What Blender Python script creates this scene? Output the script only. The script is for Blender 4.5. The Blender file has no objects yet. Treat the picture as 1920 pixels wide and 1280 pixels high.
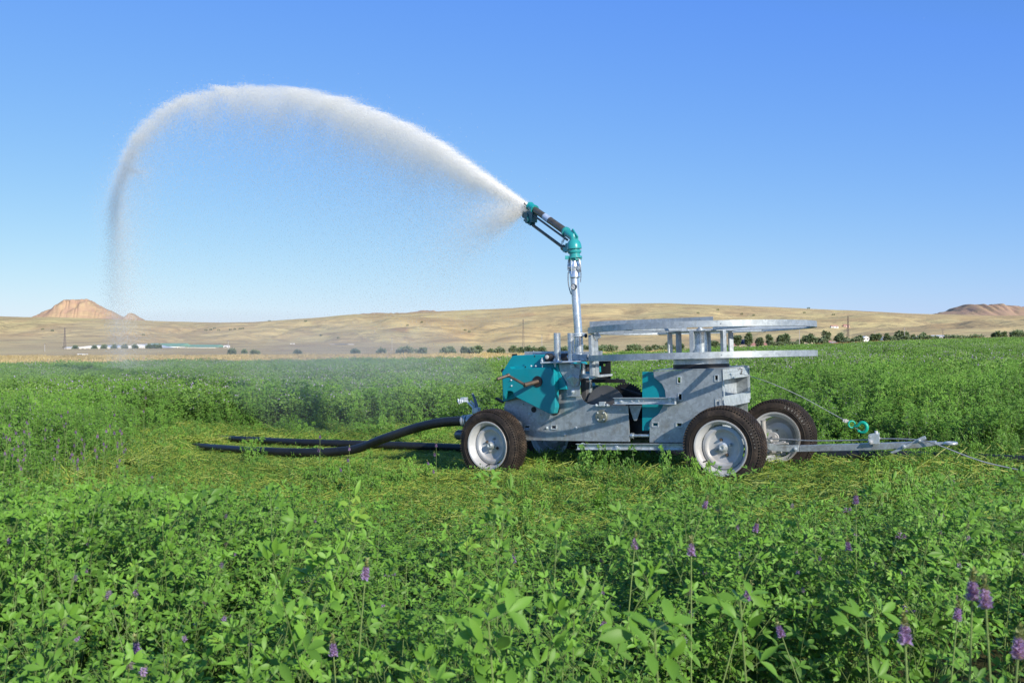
import bpy, bmesh, math, random
import numpy as np
from mathutils import Vector, Matrix, Euler
from math import radians as R, sin, cos, pi

random.seed(7)
rng = np.random.default_rng(7)
sc = bpy.context.scene
COL = sc.collection
F = 1867.0            # focal length in photo pixels (35 mm on a 36 mm sensor)
CZ = 1.005            # camera height; the horizon sits on photo row 645

# ------------------------------------------------------------------ materials
def mat(name):
    m = bpy.data.materials.new(name); m.use_nodes = True
    nt = m.node_tree; nt.nodes.clear()
    return m, nt
def N(nt, t, **kw):
    n = nt.nodes.new(t)
    for k, v in kw.items():
        if k in n.inputs.keys(): n.inputs[k].default_value = v
        else: setattr(n, k, v)
    return n
def L(nt, a, b): nt.links.new(a, b)
def ramp(nt, fac, stops):
    r = nt.nodes.new('ShaderNodeValToRGB'); L(nt, fac, r.inputs[0])
    e = r.color_ramp.elements
    while len(e) < len(stops): e.new(.5)
    for i, (p, c) in enumerate(stops):
        e[i].position = p; e[i].color = (*c, 1) if len(c) == 3 else c
    return r.outputs[0]
def mixc(nt, f, a, b, mode='MIX'):
    m = nt.nodes.new('ShaderNodeMix'); m.data_type = 'RGBA'; m.blend_type = mode
    for s, v in ((m.inputs[0], f), (m.inputs[6], a), (m.inputs[7], b)):
        if hasattr(v, 'links'): L(nt, v, s)
        else: s.default_value = v if not isinstance(v, tuple) else ((*v, 1) if len(v) == 3 else v)
    return m.outputs[2]
def out(nt, s, vol=None):
    o = nt.nodes.new('ShaderNodeOutputMaterial')
    if s: L(nt, s, o.inputs[0])
    if vol: L(nt, vol, o.inputs[1])
def noise(nt, scale, detail=4, rough=.55, vec=None, dist=0):
    n = N(nt, 'ShaderNodeTexNoise', Scale=scale, Detail=detail, Roughness=rough, Distortion=dist)
    if vec: L(nt, vec, n.inputs['Vector'])
    return n.outputs[0]

def simple(name, col, rough=.5, metal=0, var=.25, nscale=8, bump=0, spec=.5, dirt=None, dirtamt=.5, coat=0):
    m, nt = mat(name)
    tc = N(nt, 'ShaderNodeTexCoord').outputs['Object']
    n1 = noise(nt, nscale, 5, .6, tc)
    c = ramp(nt, n1, [(.3, tuple(x*(1-var) for x in col)), (.7, tuple(min(1, x*(1+var)) for x in col))])
    if dirt:
        n2 = noise(nt, nscale*.35, 6, .7, tc)
        f = ramp(nt, n2, [(.46, (0, 0, 0)), (.66, (dirtamt,)*3)])
        c = mixc(nt, f, c, dirt)
    p = N(nt, 'ShaderNodeBsdfPrincipled', Metallic=metal, Roughness=rough)
    p.inputs['Specular IOR Level'].default_value = spec
    p.inputs['Coat Weight'].default_value = coat
    L(nt, c, p.inputs['Base Color'])
    rr = ramp(nt, n1, [(.3, (rough*.85,)*3), (.7, (min(1, rough*1.2),)*3)])
    L(nt, rr, p.inputs['Roughness'])
    if bump:
        b = N(nt, 'ShaderNodeBump', Strength=bump, Distance=.004); L(nt, noise(nt, nscale*6, 4, .6, tc), b.inputs['Height'])
        L(nt, b.outputs[0], p.inputs['Normal'])
    out(nt, p.outputs[0]); return m

def galvanized(name, base=.53, rough=.42, metal=.45, tint=(.90, .99, 1.04)):
    m, nt = mat(name)
    tc = N(nt, 'ShaderNodeTexCoord').outputs['Object']
    v = N(nt, 'ShaderNodeTexVoronoi', Scale=42.0); 
    wob = N(nt, 'ShaderNodeTexNoise', Scale=30.0)
    L(nt, tc, wob.inputs['Vector'])
    L(nt, mixc(nt, .06, tc, wob.outputs['Color']), v.inputs['Vector'])
    sp = N(nt, 'ShaderNodeSeparateColor'); L(nt, v.outputs['Color'], sp.inputs[0])
    a = ramp(nt, sp.outputs[0], [(0, tuple(base*.84*t for t in tint)), (1, tuple(base*1.12*t for t in tint))])
    n2 = noise(nt, 3.2, 6, .65, tc)
    st = ramp(nt, n2, [(.32, (.78, .80, .83)), (.55, (1, 1, 1)), (.8, (1.0, 1.0, .98))])
    c = mixc(nt, 1.0, a, st, 'MULTIPLY')
    mp = N(nt, 'ShaderNodeMapping'); mp.inputs['Scale'].default_value = (9, 9, .7); L(nt, tc, mp.inputs[0])
    n3 = noise(nt, 3.0, 4, .6, mp.outputs[0])
    c = mixc(nt, ramp(nt, n3, [(.56, (0, 0, 0)), (.75, (.35,)*3)]), c, (base*.55, base*.55, base*.53))
    # dried mud splashed up from the field, thinning out with height
    sz = N(nt, 'ShaderNodeSeparateXYZ'); L(nt, N(nt, 'ShaderNodeNewGeometry').outputs['Position'], sz.inputs[0])
    mr = N(nt, 'ShaderNodeMapRange'); mr.inputs[1].default_value = .15; mr.inputs[2].default_value = .85; mr.inputs[3].default_value = .17; mr.inputs[4].default_value = 0; L(nt, sz.outputs[2], mr.inputs[0])
    n4 = noise(nt, 11, 8, .75, tc); ma = N(nt, 'ShaderNodeMath', operation='ADD'); L(nt, n4, ma.inputs[0]); L(nt, mr.outputs[0], ma.inputs[1])
    c = mixc(nt, ramp(nt, ma.outputs[0], [(.62, (0,)*3), (.82, (.6,)*3)]), c, (.24, .20, .15))
    p = N(nt, 'ShaderNodeBsdfPrincipled', Metallic=metal)
    L(nt, c, p.inputs['Base Color'])
    L(nt, ramp(nt, sp.outputs[1], [(0, (rough*.8,)*3), (1, (rough*1.25,)*3)]), p.inputs['Roughness'])
    b = N(nt, 'ShaderNodeBump', Strength=.06, Distance=.002); L(nt, n2, b.inputs['Height']); L(nt, b.outputs[0], p.inputs['Normal'])
    out(nt, p.outputs[0]); return m

def tyre_material():
    m, nt = mat('tyre_rubber')
    tc = N(nt, 'ShaderNodeTexCoord').outputs['Object']
    n1 = noise(nt, 12, 5, .65, tc)
    c = ramp(nt, n1, [(.35, (.016, .013, .012)), (.58, (.045, .034, .027)), (.74, (.14, .10, .07))])
    n2 = noise(nt, 70, 3, .6, tc)
    c = mixc(nt, ramp(nt, n2, [(.55, (0, 0, 0)), (.75, (.5,)*3)]), c, (.10, .07, .045))
    p = N(nt, 'ShaderNodeBsdfPrincipled', Roughness=.72); L(nt, c, p.inputs['Base Color'])
    p.inputs['Specular IOR Level'].default_value = .35
    b = N(nt, 'ShaderNodeBump', Strength=.3, Distance=.002); L(nt, n2, b.inputs['Height']); L(nt, b.outputs[0], p.inputs['Normal'])
    out(nt, p.outputs[0]); return m

def leaf_material(name, dark, light, trans=.35, yellow=None):
    m, nt = mat(name)
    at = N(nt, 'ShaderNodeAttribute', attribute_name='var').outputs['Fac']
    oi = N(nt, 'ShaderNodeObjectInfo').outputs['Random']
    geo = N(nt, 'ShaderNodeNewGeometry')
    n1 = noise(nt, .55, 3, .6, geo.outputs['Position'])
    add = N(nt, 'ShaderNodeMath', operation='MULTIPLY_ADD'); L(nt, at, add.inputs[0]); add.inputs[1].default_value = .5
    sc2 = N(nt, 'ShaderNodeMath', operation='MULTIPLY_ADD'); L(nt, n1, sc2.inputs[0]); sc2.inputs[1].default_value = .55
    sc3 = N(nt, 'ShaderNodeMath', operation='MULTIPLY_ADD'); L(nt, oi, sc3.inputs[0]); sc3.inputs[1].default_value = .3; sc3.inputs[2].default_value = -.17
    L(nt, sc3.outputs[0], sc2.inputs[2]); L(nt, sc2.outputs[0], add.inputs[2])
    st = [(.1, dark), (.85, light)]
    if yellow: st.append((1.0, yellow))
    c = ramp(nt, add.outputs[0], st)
    back = mixc(nt, geo.outputs['Backfacing'], c, mixc(nt, .3, c, (.16, .22, .12)))
    d = N(nt, 'ShaderNodeBsdfPrincipled', Roughness=.5); d.inputs['Specular IOR Level'].default_value = .38
    L(nt, back, d.inputs['Base Color'])
    t = N(nt, 'ShaderNodeBsdfTranslucent'); L(nt, mixc(nt, 1.0, c, (1.5, 1.35, .5), 'MULTIPLY'), t.inputs[0])
    mx = N(nt, 'ShaderNodeMixShader', ); mx.inputs[0].default_value = trans
    L(nt, d.outputs[0], mx.inputs[1]); L(nt, t.outputs[0], mx.inputs[2])
    out(nt, mx.outputs[0]); return m

M = {}
M['galv'] = galvanized('galvanized_steel')
M['galv_bright'] = galvanized('bright_zinc', .74, .36, .4)
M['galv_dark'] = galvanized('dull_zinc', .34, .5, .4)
M['pipe'] = galvanized('polished_zinc_pipe', .74, .26, .75)
M['teal'] = simple('teal_paint', (.004, .30, .36), .33, 0, .07, 5, dirt=(.10, .21, .2), dirtamt=.22, coat=.2)
M['teal_light'] = simple('teal_gun_paint', (.015, .36, .37), .3, 0, .08, 6, dirt=(.1, .25, .23), dirtamt=.3, coat=.3)
M['hookpaint'] = simple('green_hook_paint', (.01, .40, .27), .35, 0, .1, 20)
M['black'] = simple('black_rubber_hose', (.012, .014, .018), .45, 0, .4, 4, dirt=(.05, .05, .045), dirtamt=.35)
M['dark'] = simple('dark_steel', (.035, .036, .04), .5, .4, .3, 10)
M['grey'] = simple('grey_painted_steel', (.13, .13, .135), .5, .3, .2, 6, dirt=(.2, .17, .14), dirtamt=.3)
M['rust'] = simple('brown_weathered_steel', (.17, .13, .10), .5, .5, .25, 18, dirt=(.09, .06, .04), dirtamt=.6)
M['barrel'] = simple('dirty_grey_barrel', (.17, .15, .12), .42, .5, .22, 20, dirt=(.07, .05, .035), dirtamt=.6)
M['rim'] = simple('silver_wheel_paint', (.58, .59, .60), .42, .12, .04, 5, dirt=(.26, .21, .15), dirtamt=.62)
M['tyre'] = tyre_material()
M['treadred'] = simple('dusty_tread_edge', (.13, .05, .045), .8, 0, .35, 50)
M['white'] = simple('white_paint', (.78, .78, .76), .5, 0, .05, 3)
M['glassface'] = simple('gauge_face', (.8, .8, .78), .3, 0, .02, 3)
M['cable'] = simple('steel_cable', (.42, .43, .44), .45, .6, .2, 60)
M['olive'] = galvanized('passivated_flange', .36, .45, .6, (.98, 1.0, .80))
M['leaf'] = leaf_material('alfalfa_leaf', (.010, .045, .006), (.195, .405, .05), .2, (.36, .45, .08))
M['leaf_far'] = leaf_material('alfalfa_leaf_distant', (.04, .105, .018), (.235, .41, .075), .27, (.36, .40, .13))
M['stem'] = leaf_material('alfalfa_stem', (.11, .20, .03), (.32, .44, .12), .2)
M['straw'] = leaf_material('mown_stalks', (.10, .19, .02), (.46, .54, .09), .3, (.66, .60, .22))
M['bloom'] = leaf_material('purple_petals', (.36, .22, .64), (.74, .58, .95), .35)
M['bloom_pale'] = leaf_material('faded_petals', (.34, .26, .36), (.56, .49, .56), .3)
M['bud'] = leaf_material('flower_bud', (.18, .22, .06), (.38, .40, .16), .2)
M['drygrass'] = leaf_material('dry_grass_blades', (.36, .26, .10), (.72, .58, .28), .25, (.80, .68, .38))
M['redweed'] = leaf_material('russet_weeds', (.22, .09, .05), (.42, .22, .10), .2)
M['tree'] = leaf_material('tree_leaves', (.065, .105, .055), (.21, .28, .14), .3)  # distance haze painted in as a shift towards grey-green
M['tree_hazy'] = leaf_material('bush_leaves', (.10, .14, .08), (.25, .30, .16), .3)  # bush tone lightened and greyed, haze put into the colour
M['bark'] = simple('bark', (.11, .085, .06), .9, 0, .3, 4)
M['soil'] = None

# ------------------------------------------------------------------ mesh helpers
def link(name, me, m=None, parent=None, smooth=False):
    o = bpy.data.objects.new(name, me); COL.objects.link(o)
    if m: me.materials.append(m)
    if parent: o.parent = parent
    if smooth: me.shade_smooth()
    return o
SINGLE = {'slot_frame': 'slot_frame', 'plate_bolts': 'bolt', 'belt_pulley': 'belt_pulley', 'channel_bolts': 'bolt', 'flange_bolts': 'bolt', 'bracket_bolts': 'bolt',
          'guard_bolts': 'bolt', 'edge_grommet': 'edge_grommet', 'platform_bolts': 'bolt', 'axle': 'axle', 'safety_chain': 'safety_chain', 'tow_bolts': 'bolt', 'reel_spokes': 'spoke',
          'end_flanges': 'end_flange', 'coupling_clamps': 'coupling_clamp', 'cabinet_rim': 'cabinet_rim', 'damper_rod': 'damper_rod', 'rocker_arm': 'rocker_arm', 'drive_housing': 'drive_housing',
          'guide_post': 'guide_post', 'valve_lever': 'valve_lever', 'mast_beam': 'mast_beam', 'panel_stand': 'panel_leg', 'steering_knuckle': 'steering_knuckle'}
def clusters(bm, gap=.004):
    """groups of faces that touch or nearly touch, one group per loose piece"""
    seen = set(); isl = []
    for f in bm.faces:
        if f in seen: continue
        st = [f]; seen.add(f); fs = []
        while st:
            g = st.pop(); fs.append(g)
            for e in g.edges:
                for h in e.link_faces:
                    if h not in seen: seen.add(h); st.append(h)
        co = np.array([v.co for g in fs for v in g.verts]); isl.append([fs, co.min(0)-gap, co.max(0)+gap])
    done = False
    while not done:
        done = True
        for i in range(len(isl)):
            for j in range(i+1, len(isl)):
                if (isl[i][1] <= isl[j][2]).all() and (isl[j][1] <= isl[i][2]).all():
                    isl[i] = [isl[i][0]+isl[j][0], np.minimum(isl[i][1], isl[j][1]), np.maximum(isl[i][2], isl[j][2])]; isl.pop(j); done = False; break
            if not done: break
    return [c[0] for c in isl]
def fin(name, bm, m, parent=None, smooth=None, bevel=0, loc=None):
    """turn a bmesh into ONE mesh object; small hardware is split so that every piece is its own"""
    if name in SINGLE:
        nm = SINGLE[name]; bm.faces.index_update(); cl = clusters(bm)
        if len(cl) > 1:
            o = None
            for fs in cl:
                b2 = bmesh.new(); mp_ = {}
                for f in fs:
                    for v in f.verts:
                        if v not in mp_: mp_[v] = b2.verts.new(v.co)
                    b2.faces.new([mp_[v] for v in f.verts])
                o = fin(nm+' ', b2, m, parent, smooth, bevel, loc); o.name = nm; o.data.name = nm
            bm.free(); return o
        name = nm
    me = bpy.data.meshes.new(name)
    bmesh.ops.recalc_face_normals(bm, faces=bm.faces)
    bm.to_mesh(me); bm.free()
    o = link(name, me, m, parent)
    if smooth is not None:
        me.shade_smooth(); me.set_sharp_from_angle(angle=R(smooth))
    if bevel:
        b = o.modifiers.new('bevel', 'BEVEL'); b.width = bevel; b.segments = 2; b.limit_method = 'ANGLE'
    if loc is not None: o.location = loc
    return o
def bx(bm, c, s, rot=None):
    r = bmesh.ops.create_cube(bm, size=1)
    mt = Matrix.Translation(c) @ (rot.to_4x4() if rot else Matrix()) @ Matrix.Diagonal((*s, 1))
    bmesh.ops.transform(bm, matrix=mt, verts=r['verts']); return r['verts']
def frame_of(d):
    d = Vector(d).normalized(); up = Vector((0, 0, 1)) if abs(d.z) < .95 else Vector((1, 0, 0))
    a = d.cross(up).normalized(); b = a.cross(d).normalized(); return a, b, d
def bar(bm, p, q, w, h, roll=0):
    p, q = Vector(p), Vector(q); a, b, d = frame_of(q-p)
    rot = Matrix((a, b, d)).transposed() @ Matrix.Rotation(roll, 3, 'Z')
    return bx(bm, (p+q)/2, (w, h, (q-p).length), rot)
def tube(bm, pts, r, n=14, caps=True):
    pts = [Vector(p) for p in pts]; rr = r if isinstance(r, (list, tuple)) else [r]*len(pts)
    rings = []; prev = None
    for i, p in enumerate(pts):
        d = (pts[min(i+1, len(pts)-1)]-pts[max(i-1, 0)]).normalized()
        if prev is None: a, b, _ = frame_of(d)
        else:
            a = (prev - d*prev.dot(d)).normalized(); b = a.cross(d)
        prev = a
        rings.append([bm.verts.new(p+(a*cos(t)+b*sin(t))*rr[i]) for t in [2*pi*k/n for k in range(n)]])
    for A, B in zip(rings, rings[1:]):
        for k in range(n): bm.faces.new((A[k], A[(k+1) % n], B[(k+1) % n], B[k]))
    if caps:
        bm.faces.new(rings[0]); bm.faces.new(rings[-1])
def lathe(bm, prof, n=48, c=(0, 0, 0), axis='Z', dirv=None):
    """prof: (radius, height) list, turned about the axis through c"""
    if dirv is not None: a, b, d = frame_of(dirv)
    elif axis == 'Z': a, b, d = Vector((1, 0, 0)), Vector((0, 1, 0)), Vector((0, 0, 1))
    elif axis == 'Y': a, b, d = Vector((1, 0, 0)), Vector((0, 0, 1)), Vector((0, 1, 0))
    else: a, b, d = Vector((0, 1, 0)), Vector((0, 0, 1)), Vector((1, 0, 0))
    c = Vector(c); rings = []
    for r, h in prof:
        if r < 1e-6: rings.append([bm.verts.new(c+d*h)])
        else: rings.append([bm.verts.new(c+d*h+(a*cos(2*pi*k/n)+b*sin(2*pi*k/n))*r) for k in range(n)])
    for A, B in zip(rings, rings[1:]):
        for k in range(n):
            k2 = (k+1) % n
            if len(A) == 1 and len(B) == 1: continue
            if len(A) == 1: bm.faces.new((A[0], B[k2], B[k]))
            elif len(B) == 1: bm.faces.new((A[k], A[k2], B[0]))
            else: bm.faces.new((A[k], A[k2], B[k2], B[k]))
def bolt(bm, p, d, r=.012, h=.009, washer=True):
    if washer: lathe(bm, [(0, 0), (r*1.35, 0), (r*1.35, .002), (0, .002)], 14, p, dirv=d)
    lathe(bm, [(0, .002), (r, .002), (r, h*.8), (r*.8, h), (0, h)], 6, p, dirv=d)
    lathe(bm, [(0, h), (r*.5, h), (r*.5, h+.006), (0, h+.006)], 8, p, dirv=d)

def tag(o, label=None, cat=None, group=None, kind=None):
    if label: o['label'] = label
    if cat: o['category'] = cat
    if group: o['group'] = group
    if kind: o['kind'] = kind
    return o
def empty(name, loc=(0, 0, 0), rz=0):
    o = bpy.data.objects.new(name, None); COL.objects.link(o); o.location = loc; o.rotation_euler = (0, 0, rz)
    o.empty_display_size = .2; return o

# ------------------------------------------------------------------ numpy noise
def _hash(ix, iy, s):
    h = (ix*374761393 + iy*668265263 + s*974634777) & 0xffffffff
    h = ((h ^ (h >> 13))*1274126177) & 0xffffffff
    return ((h ^ (h >> 16)) & 0xffff)/65535.0
def vnoise(x, y, s=0):
    x = np.asarray(x, float); y = np.asarray(y, float)
    ix = np.floor(x).astype(np.int64); iy = np.floor(y).astype(np.int64); fx = x-ix; fy = y-iy
    fx = fx*fx*(3-2*fx); fy = fy*fy*(3-2*fy)
    a = _hash(ix, iy, s); b = _hash(ix+1, iy, s); c = _hash(ix, iy+1, s); d = _hash(ix+1, iy+1, s)
    return (a*(1-fx)+b*fx)*(1-fy)+(c*(1-fx)+d*fx)*fy
def fbm(x, y, s=0, o=4):
    v = 0; a = .5; t = 0
    for i in range(o):
        v = v+a*vnoise(np.asarray(x)*2**i, np.asarray(y)*2**i, s+i); t += a; a *= .5
    return v/t
def sstep(v, a=0, b=1):
    v = np.clip((np.asarray(v, float)-a)/(b-a), 0, 1); return v*v*(3-2*v)

# ------------------------------------------------------------------ terrain
XE = [-900, 0, 240, 480, 700, 900, 1100, 1250, 1400, 1550, 1700, 1800, 1920, 2800]
YE = [678, 674, 672, 670, 667, 665, 660, 655, 648, 643, 637, 634, 632, 622]
XD = [-900, 0, 300, 960, 1400, 1700, 1920, 2800]; DE = [75, 60, 50, 42, 70, 120, 160, 200]
def edge_depth(X): return np.interp(X, XD, DE)
ROWS = [ # depth, photo X list, photo Y list of the bare ground
    (350, [-900, 0, 400, 900, 1200, 1400, 1500, 1700, 1920, 2800], [665, 664, 662, 662, 657, 652, 649, 641, 636, 622]),
    (800, [-900, 0, 400, 900, 1400, 1900, 2800], [656, 654.5, 654, 652, 645, 634, 618]),
    (1250, [-900, 0, 480, 900, 1200, 1400, 1600, 1920, 2800], [640, 638, 641, 638, 628, 628, 620, 612, 600]),
    (1700, [-900, 0, 300, 480, 650, 900, 1100, 1250, 1500, 1700, 1920, 2800], [610, 612, 618, 618, 604, 606, 592, 590, 598, 600, 600, 590]),
    (2200, [-900, 0, 100, 200, 300, 400, 480, 600, 650, 750, 840, 960, 1050, 1150, 1250, 1350, 1420, 1480, 1600, 1700, 1800, 1920, 2800],
           [585, 592, 594, 597, 601, 604, 603, 595, 590, 587, 583, 577, 570, 568, 568, 571, 574, 576, 582, 588, 591, 592, 575]),
]
def near_g(x):
    x = np.asarray(x, float)
    return -.0625 + .107*np.tanh((x-1.53)/2.5) + .014*np.clip(x-1.53, -8, 8)
def terrain(x, y):
    x = np.asarray(x, float); y = np.asarray(y, float)
    X = 960+F*x/np.maximum(y, 8)
    De = edge_depth(X); ze = CZ+(645-np.interp(X, XE, YE))/F*De-.68
    w = sstep((y-11)/(De-11)); z = near_g(x)*(1-w)+ze*w + (.05*(fbm(x*.35, y*.35, 3)-.5))*sstep(y, 12, 25)
    pd, pz = De, ze
    for D, xs, ys in ROWS:
        zr = CZ+(645-np.interp(X, xs, ys))/F*D
        f = np.clip((y-pd)/(D-pd), 0, 1); z = np.where(y > pd, pz*(1-f)+zr*f, z)
        pd, pz = np.full_like(X, D), zr
    z = np.where(y > 2200, pz-(y-2200)*.09, z)
    amp = 40*sstep(y, 450, 1500)*(1-sstep(y, 1800, 2150)*.93)
    z = z+amp*(fbm(x*.0024+9, y*.0031, 21, 5)-.5)-.35*amp*(1-np.abs(2*fbm(x*.006, y*.004, 44, 4)-1))**3*sstep(y, 800, 1400)
    return z
def tz(x, y): return float(terrain(np.array([x]), np.array([y]))[0])

def grid_mesh(name, ts, ys, apex=6.0, per_t_depth=None):
    T, Y = np.meshgrid(ts, ys)
    if per_t_depth is not None: Y = per_t_depth(T, Y)
    Xw = T*(Y+apex); Z = terrain(Xw, Y)
    co = np.stack([Xw, Y, Z], -1).reshape(-1, 3)
    nr, nc = T.shape; i = np.arange(nr*nc).reshape(nr, nc)
    f = np.stack([i[:-1, :-1], i[:-1, 1:], i[1:, 1:], i[1:, :-1]], -1).reshape(-1, 4)
    me = bpy.data.meshes.new(name); me.from_pydata(co.tolist(), [], f.tolist()); me.update(); me.shade_smooth()
    return me

def soil_material():
    m, nt = mat('field_soil')
    pos = N(nt, 'ShaderNodeNewGeometry').outputs['Position']
    n = noise(nt, 9, 6, .7, pos); n2 = noise(nt, 1.1, 4, .6, pos)
    c = ramp(nt, n, [(.3, (.012, .018, .006)), (.5, (.04, .05, .014)), (.62, (.11, .10, .035)), (.78, (.20, .14, .07))])
    c = mixc(nt, ramp(nt, n2, [(.4, (0,)*3), (.7, (.7,)*3)]), c, mixc(nt, .5, c, (.14, .09, .045)))
    # past the machine the crop closes over the ground
    sp = N(nt, 'ShaderNodeSeparateXYZ'); L(nt, pos, sp.inputs[0])
    far = N(nt, 'ShaderNodeMapRange'); far.inputs[1].default_value = 13; far.inputs[2].default_value = 20; L(nt, sp.outputs[1], far.inputs[0])
    c = mixc(nt, far.outputs[0], c, ramp(nt, n, [(.3, (.02, .05, .01)), (.7, (.06, .12, .025))]))
    p = N(nt, 'ShaderNodeBsdfPrincipled', Roughness=.95); L(nt, c, p.inputs['Base Color']); p.inputs['Specular IOR Level'].default_value = .1
    b = N(nt, 'ShaderNodeBump', Strength=.8, Distance=.03); L(nt, n, b.inputs['Height']); L(nt, b.outputs[0], p.inputs['Normal'])
    out(nt, p.outputs[0]); return m
def hill_material(name, red=0.0):
    m, nt = mat(name)
    pos = N(nt, 'ShaderNodeNewGeometry').outputs['Position']
    mp = N(nt, 'ShaderNodeMapping'); mp.inputs['Scale'].default_value = (1, .45, 3); L(nt, pos, mp.inputs[0])
    a = noise(nt, .0042, 6, .55, mp.outputs[0], .6)
    b = noise(nt, .011, 6, .65, mp.outputs[0], 1.2)
    s = noise(nt, .09, 5, .7, pos)
    c = ramp(nt, a, [(.30, (.46, .30, .16)), (.42, (.66, .49, .24)), (.53, (.76, .59, .29)), (.62, (.70, .57, .27)), (.74, (.50, .33, .18))])
    c = mixc(nt, ramp(nt, b, [(.50, (0,)*3), (.58, (.5,)*3), (.66, (.1,)*3)]), c, (.50, .33, .19))
    c = mixc(nt, ramp(nt, b, [(.30, (.5,)*3), (.40, (0,)*3)]), c, (.50, .46, .24))
    c = mixc(nt, ramp(nt, s, [(.3, (.25,)*3), (.6, (0,)*3)]), c, (.42, .32, .17))
    bare = noise(nt, .006, 5, .65, mp.outputs[0], 2.0)
    c = mixc(nt, ramp(nt, bare, [(.66, (0,)*3), (.72, (.8,)*3)]), c, (.62, .40, .28))
    mp2 = N(nt, 'ShaderNodeMapping'); mp2.inputs['Scale'].default_value = (.35, 2.2, 6); mp2.inputs['Rotation'].default_value = (0, 0, .25); L(nt, pos, mp2.inputs[0])
    ln = noise(nt, .008, 5, .7, mp2.outputs[0], .3)
    c = mixc(nt, ramp(nt, ln, [(.44, (0,)*3), (.485, (.7,)*3), (.51, (0,)*3)]), c, (.30, .23, .15))
    if red:
        rr = noise(nt, .02, 6, .7, pos, .8)
        c = mixc(nt, ramp(nt, rr, [(.40, (0,)*3), (.6, (red,)*3)]), c, (.56, .33, .24))
        c = mixc(nt, ramp(nt, rr, [(.60, (0,)*3), (.68, (red*.7,)*3)]), c, (.72, .54, .42))
        c = mixc(nt, .6, c, (.44, .31, .22))
    # world position split by axis; the tone takes nothing from it
    sp = N(nt, 'ShaderNodeSeparateXYZ'); L(nt, pos, sp.inputs[0])
    p = N(nt, 'ShaderNodeBsdfPrincipled', Roughness=.95); L(nt, c, p.inputs['Base Color']); p.inputs['Specular IOR Level'].default_value = .05
    bb = N(nt, 'ShaderNodeBump', Strength=.7, Distance=6.0); L(nt, b, bb.inputs['Height']); L(nt, bb.outputs[0], p.inputs['Normal'])
    out(nt, p.outputs[0]); return m

M['soil'] = soil_material(); M['hill'] = hill_material('dry_hill_grass'); M['redhill'] = hill_material('bare_red_hill', .9)
ts = np.concatenate([np.linspace(-2.2, -.75, 12)[:-1], np.linspace(-.75, .75, 241), np.linspace(.75, 2.2, 12)[1:]])
ks = np.concatenate([[-.1, -.05, 0.0], np.linspace(.01, .3, 60), np.linspace(.3, 1.0, 60)[1:]])
APEX = 12.0
def soil_depth(T, K): 
    X = 960+F*np.clip(T*1.0, -1, 1); return K*edge_depth(X)
fg = link('field_ground', grid_mesh('field_ground', ts, ks, APEX, soil_depth), M['soil']); fg['kind'] = 'structure'
ks2 = np.concatenate([np.linspace(0, 300, 30), np.linspace(300, 2250, 230)[1:], np.linspace(2250, 3400, 12)[1:]])
def hill_depth(T, K):
    X = 960+F*np.clip(T, -1, 1); return edge_depth(X)+K
hg = link('dry_hills', grid_mesh('dry_hills', ts, ks2, APEX, hill_depth), M['hill']); hg['kind'] = 'structure'

def mesa(name, prof, D, thick, m, s, base=604):
    xs = [p[0] for p in prof]; us = np.linspace(xs[0], xs[-1], 220); ds = np.linspace(-1, 1, 70)
    co = []
    for d in ds:
        for X in us:
            Y = np.interp(X, xs, [p[1] for p in prof]); dd = D+d*thick
            h = (base-Y)/F*D; sh = (1-abs(d)**1.6)
            gl = 1-abs(2*float(vnoise(X*.16+d*2, d*2.5, s+5))-1); h = h*min(1, sh*(1.15+.35*(vnoise(X*.05, d*3, s)-.5)))*(1-.16*gl**2*min(1, 2.5*abs(d)))+ (vnoise(X*.11, d*6, s)-.5)*h*.12*(1-abs(d))
            co.append(((X-960)/F*D, dd, CZ+(645-base)/F*D+h))
    nc = len(us); f = [(r*nc+c, r*nc+c+1, (r+1)*nc+c+1, (r+1)*nc+c) for r in range(len(ds)-1) for c in range(nc-1)]
    me = bpy.data.meshes.new(name); me.from_pydata(co, [], f); me.update(); me.shade_smooth()
    o = link(name, me, m); o['kind'] = 'structure'; return o
mesa('rocky_hill', [(56, 606), (72, 592), (100, 578), (118, 564), (124, 562), (130, 562), (142, 561), (152, 560.5), (160, 560), (170, 563), (184, 572), (205, 581), (230, 595), (238, 597), (248, 587), (256, 592), (270, 606)], 3100, 90, M['redhill'], 4)
mesa('rocky_hill', [(1690, 603), (1745, 590), (1790, 583), (1798, 577), (1812, 571), (1850, 571), (1920, 577), (2010, 582), (2150, 604)], 3000, 220, M['redhill'], 9)
mesa('rocky_hill', [(640, 600), (655, 590), (700, 587), (762, 587), (785, 583), (815, 582), (835, 588), (860, 600)], 2600, 120, M['redhill'], 13, 606)

# ------------------------------------------------------------------ the machine
MW = Matrix.Translation((1.529, 7.3, -.0625)) @ Matrix.Rotation(R(-2.3), 4, 'Y') @ Matrix.Rotation(R(-33), 4, 'Z')
MI = MW.inverted()
def P(X, Y, v):
    """the point of the machine's own plane V = v that lies behind a spot measured on the photo"""
    c = MI @ Vector((0, 0, CZ)); d = MI.to_3x3() @ Vector(((X-960)/F, 1, (645-Y)/F))
    t = (v-c.y)/d.y; return c+d*t
A = lambda x, y: (840+x/3.555, 560+y/3.555)      # measured on enlargements of the photo
B = lambda x, y: (1160+x/3.555, 560+y/3.555)
G = lambda x, y: (920+x/8, 640+y/8)
D5 = lambda x, y: (1180+x/5.333, 580+y/5.333)
mach = empty('hose_reel_irrigator'); mach.matrix_world = MW
tag(mach, 'galvanized wheeled irrigation machine with teal guards, flat reel rings and a tall water gun', 'irrigation machine')

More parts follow.
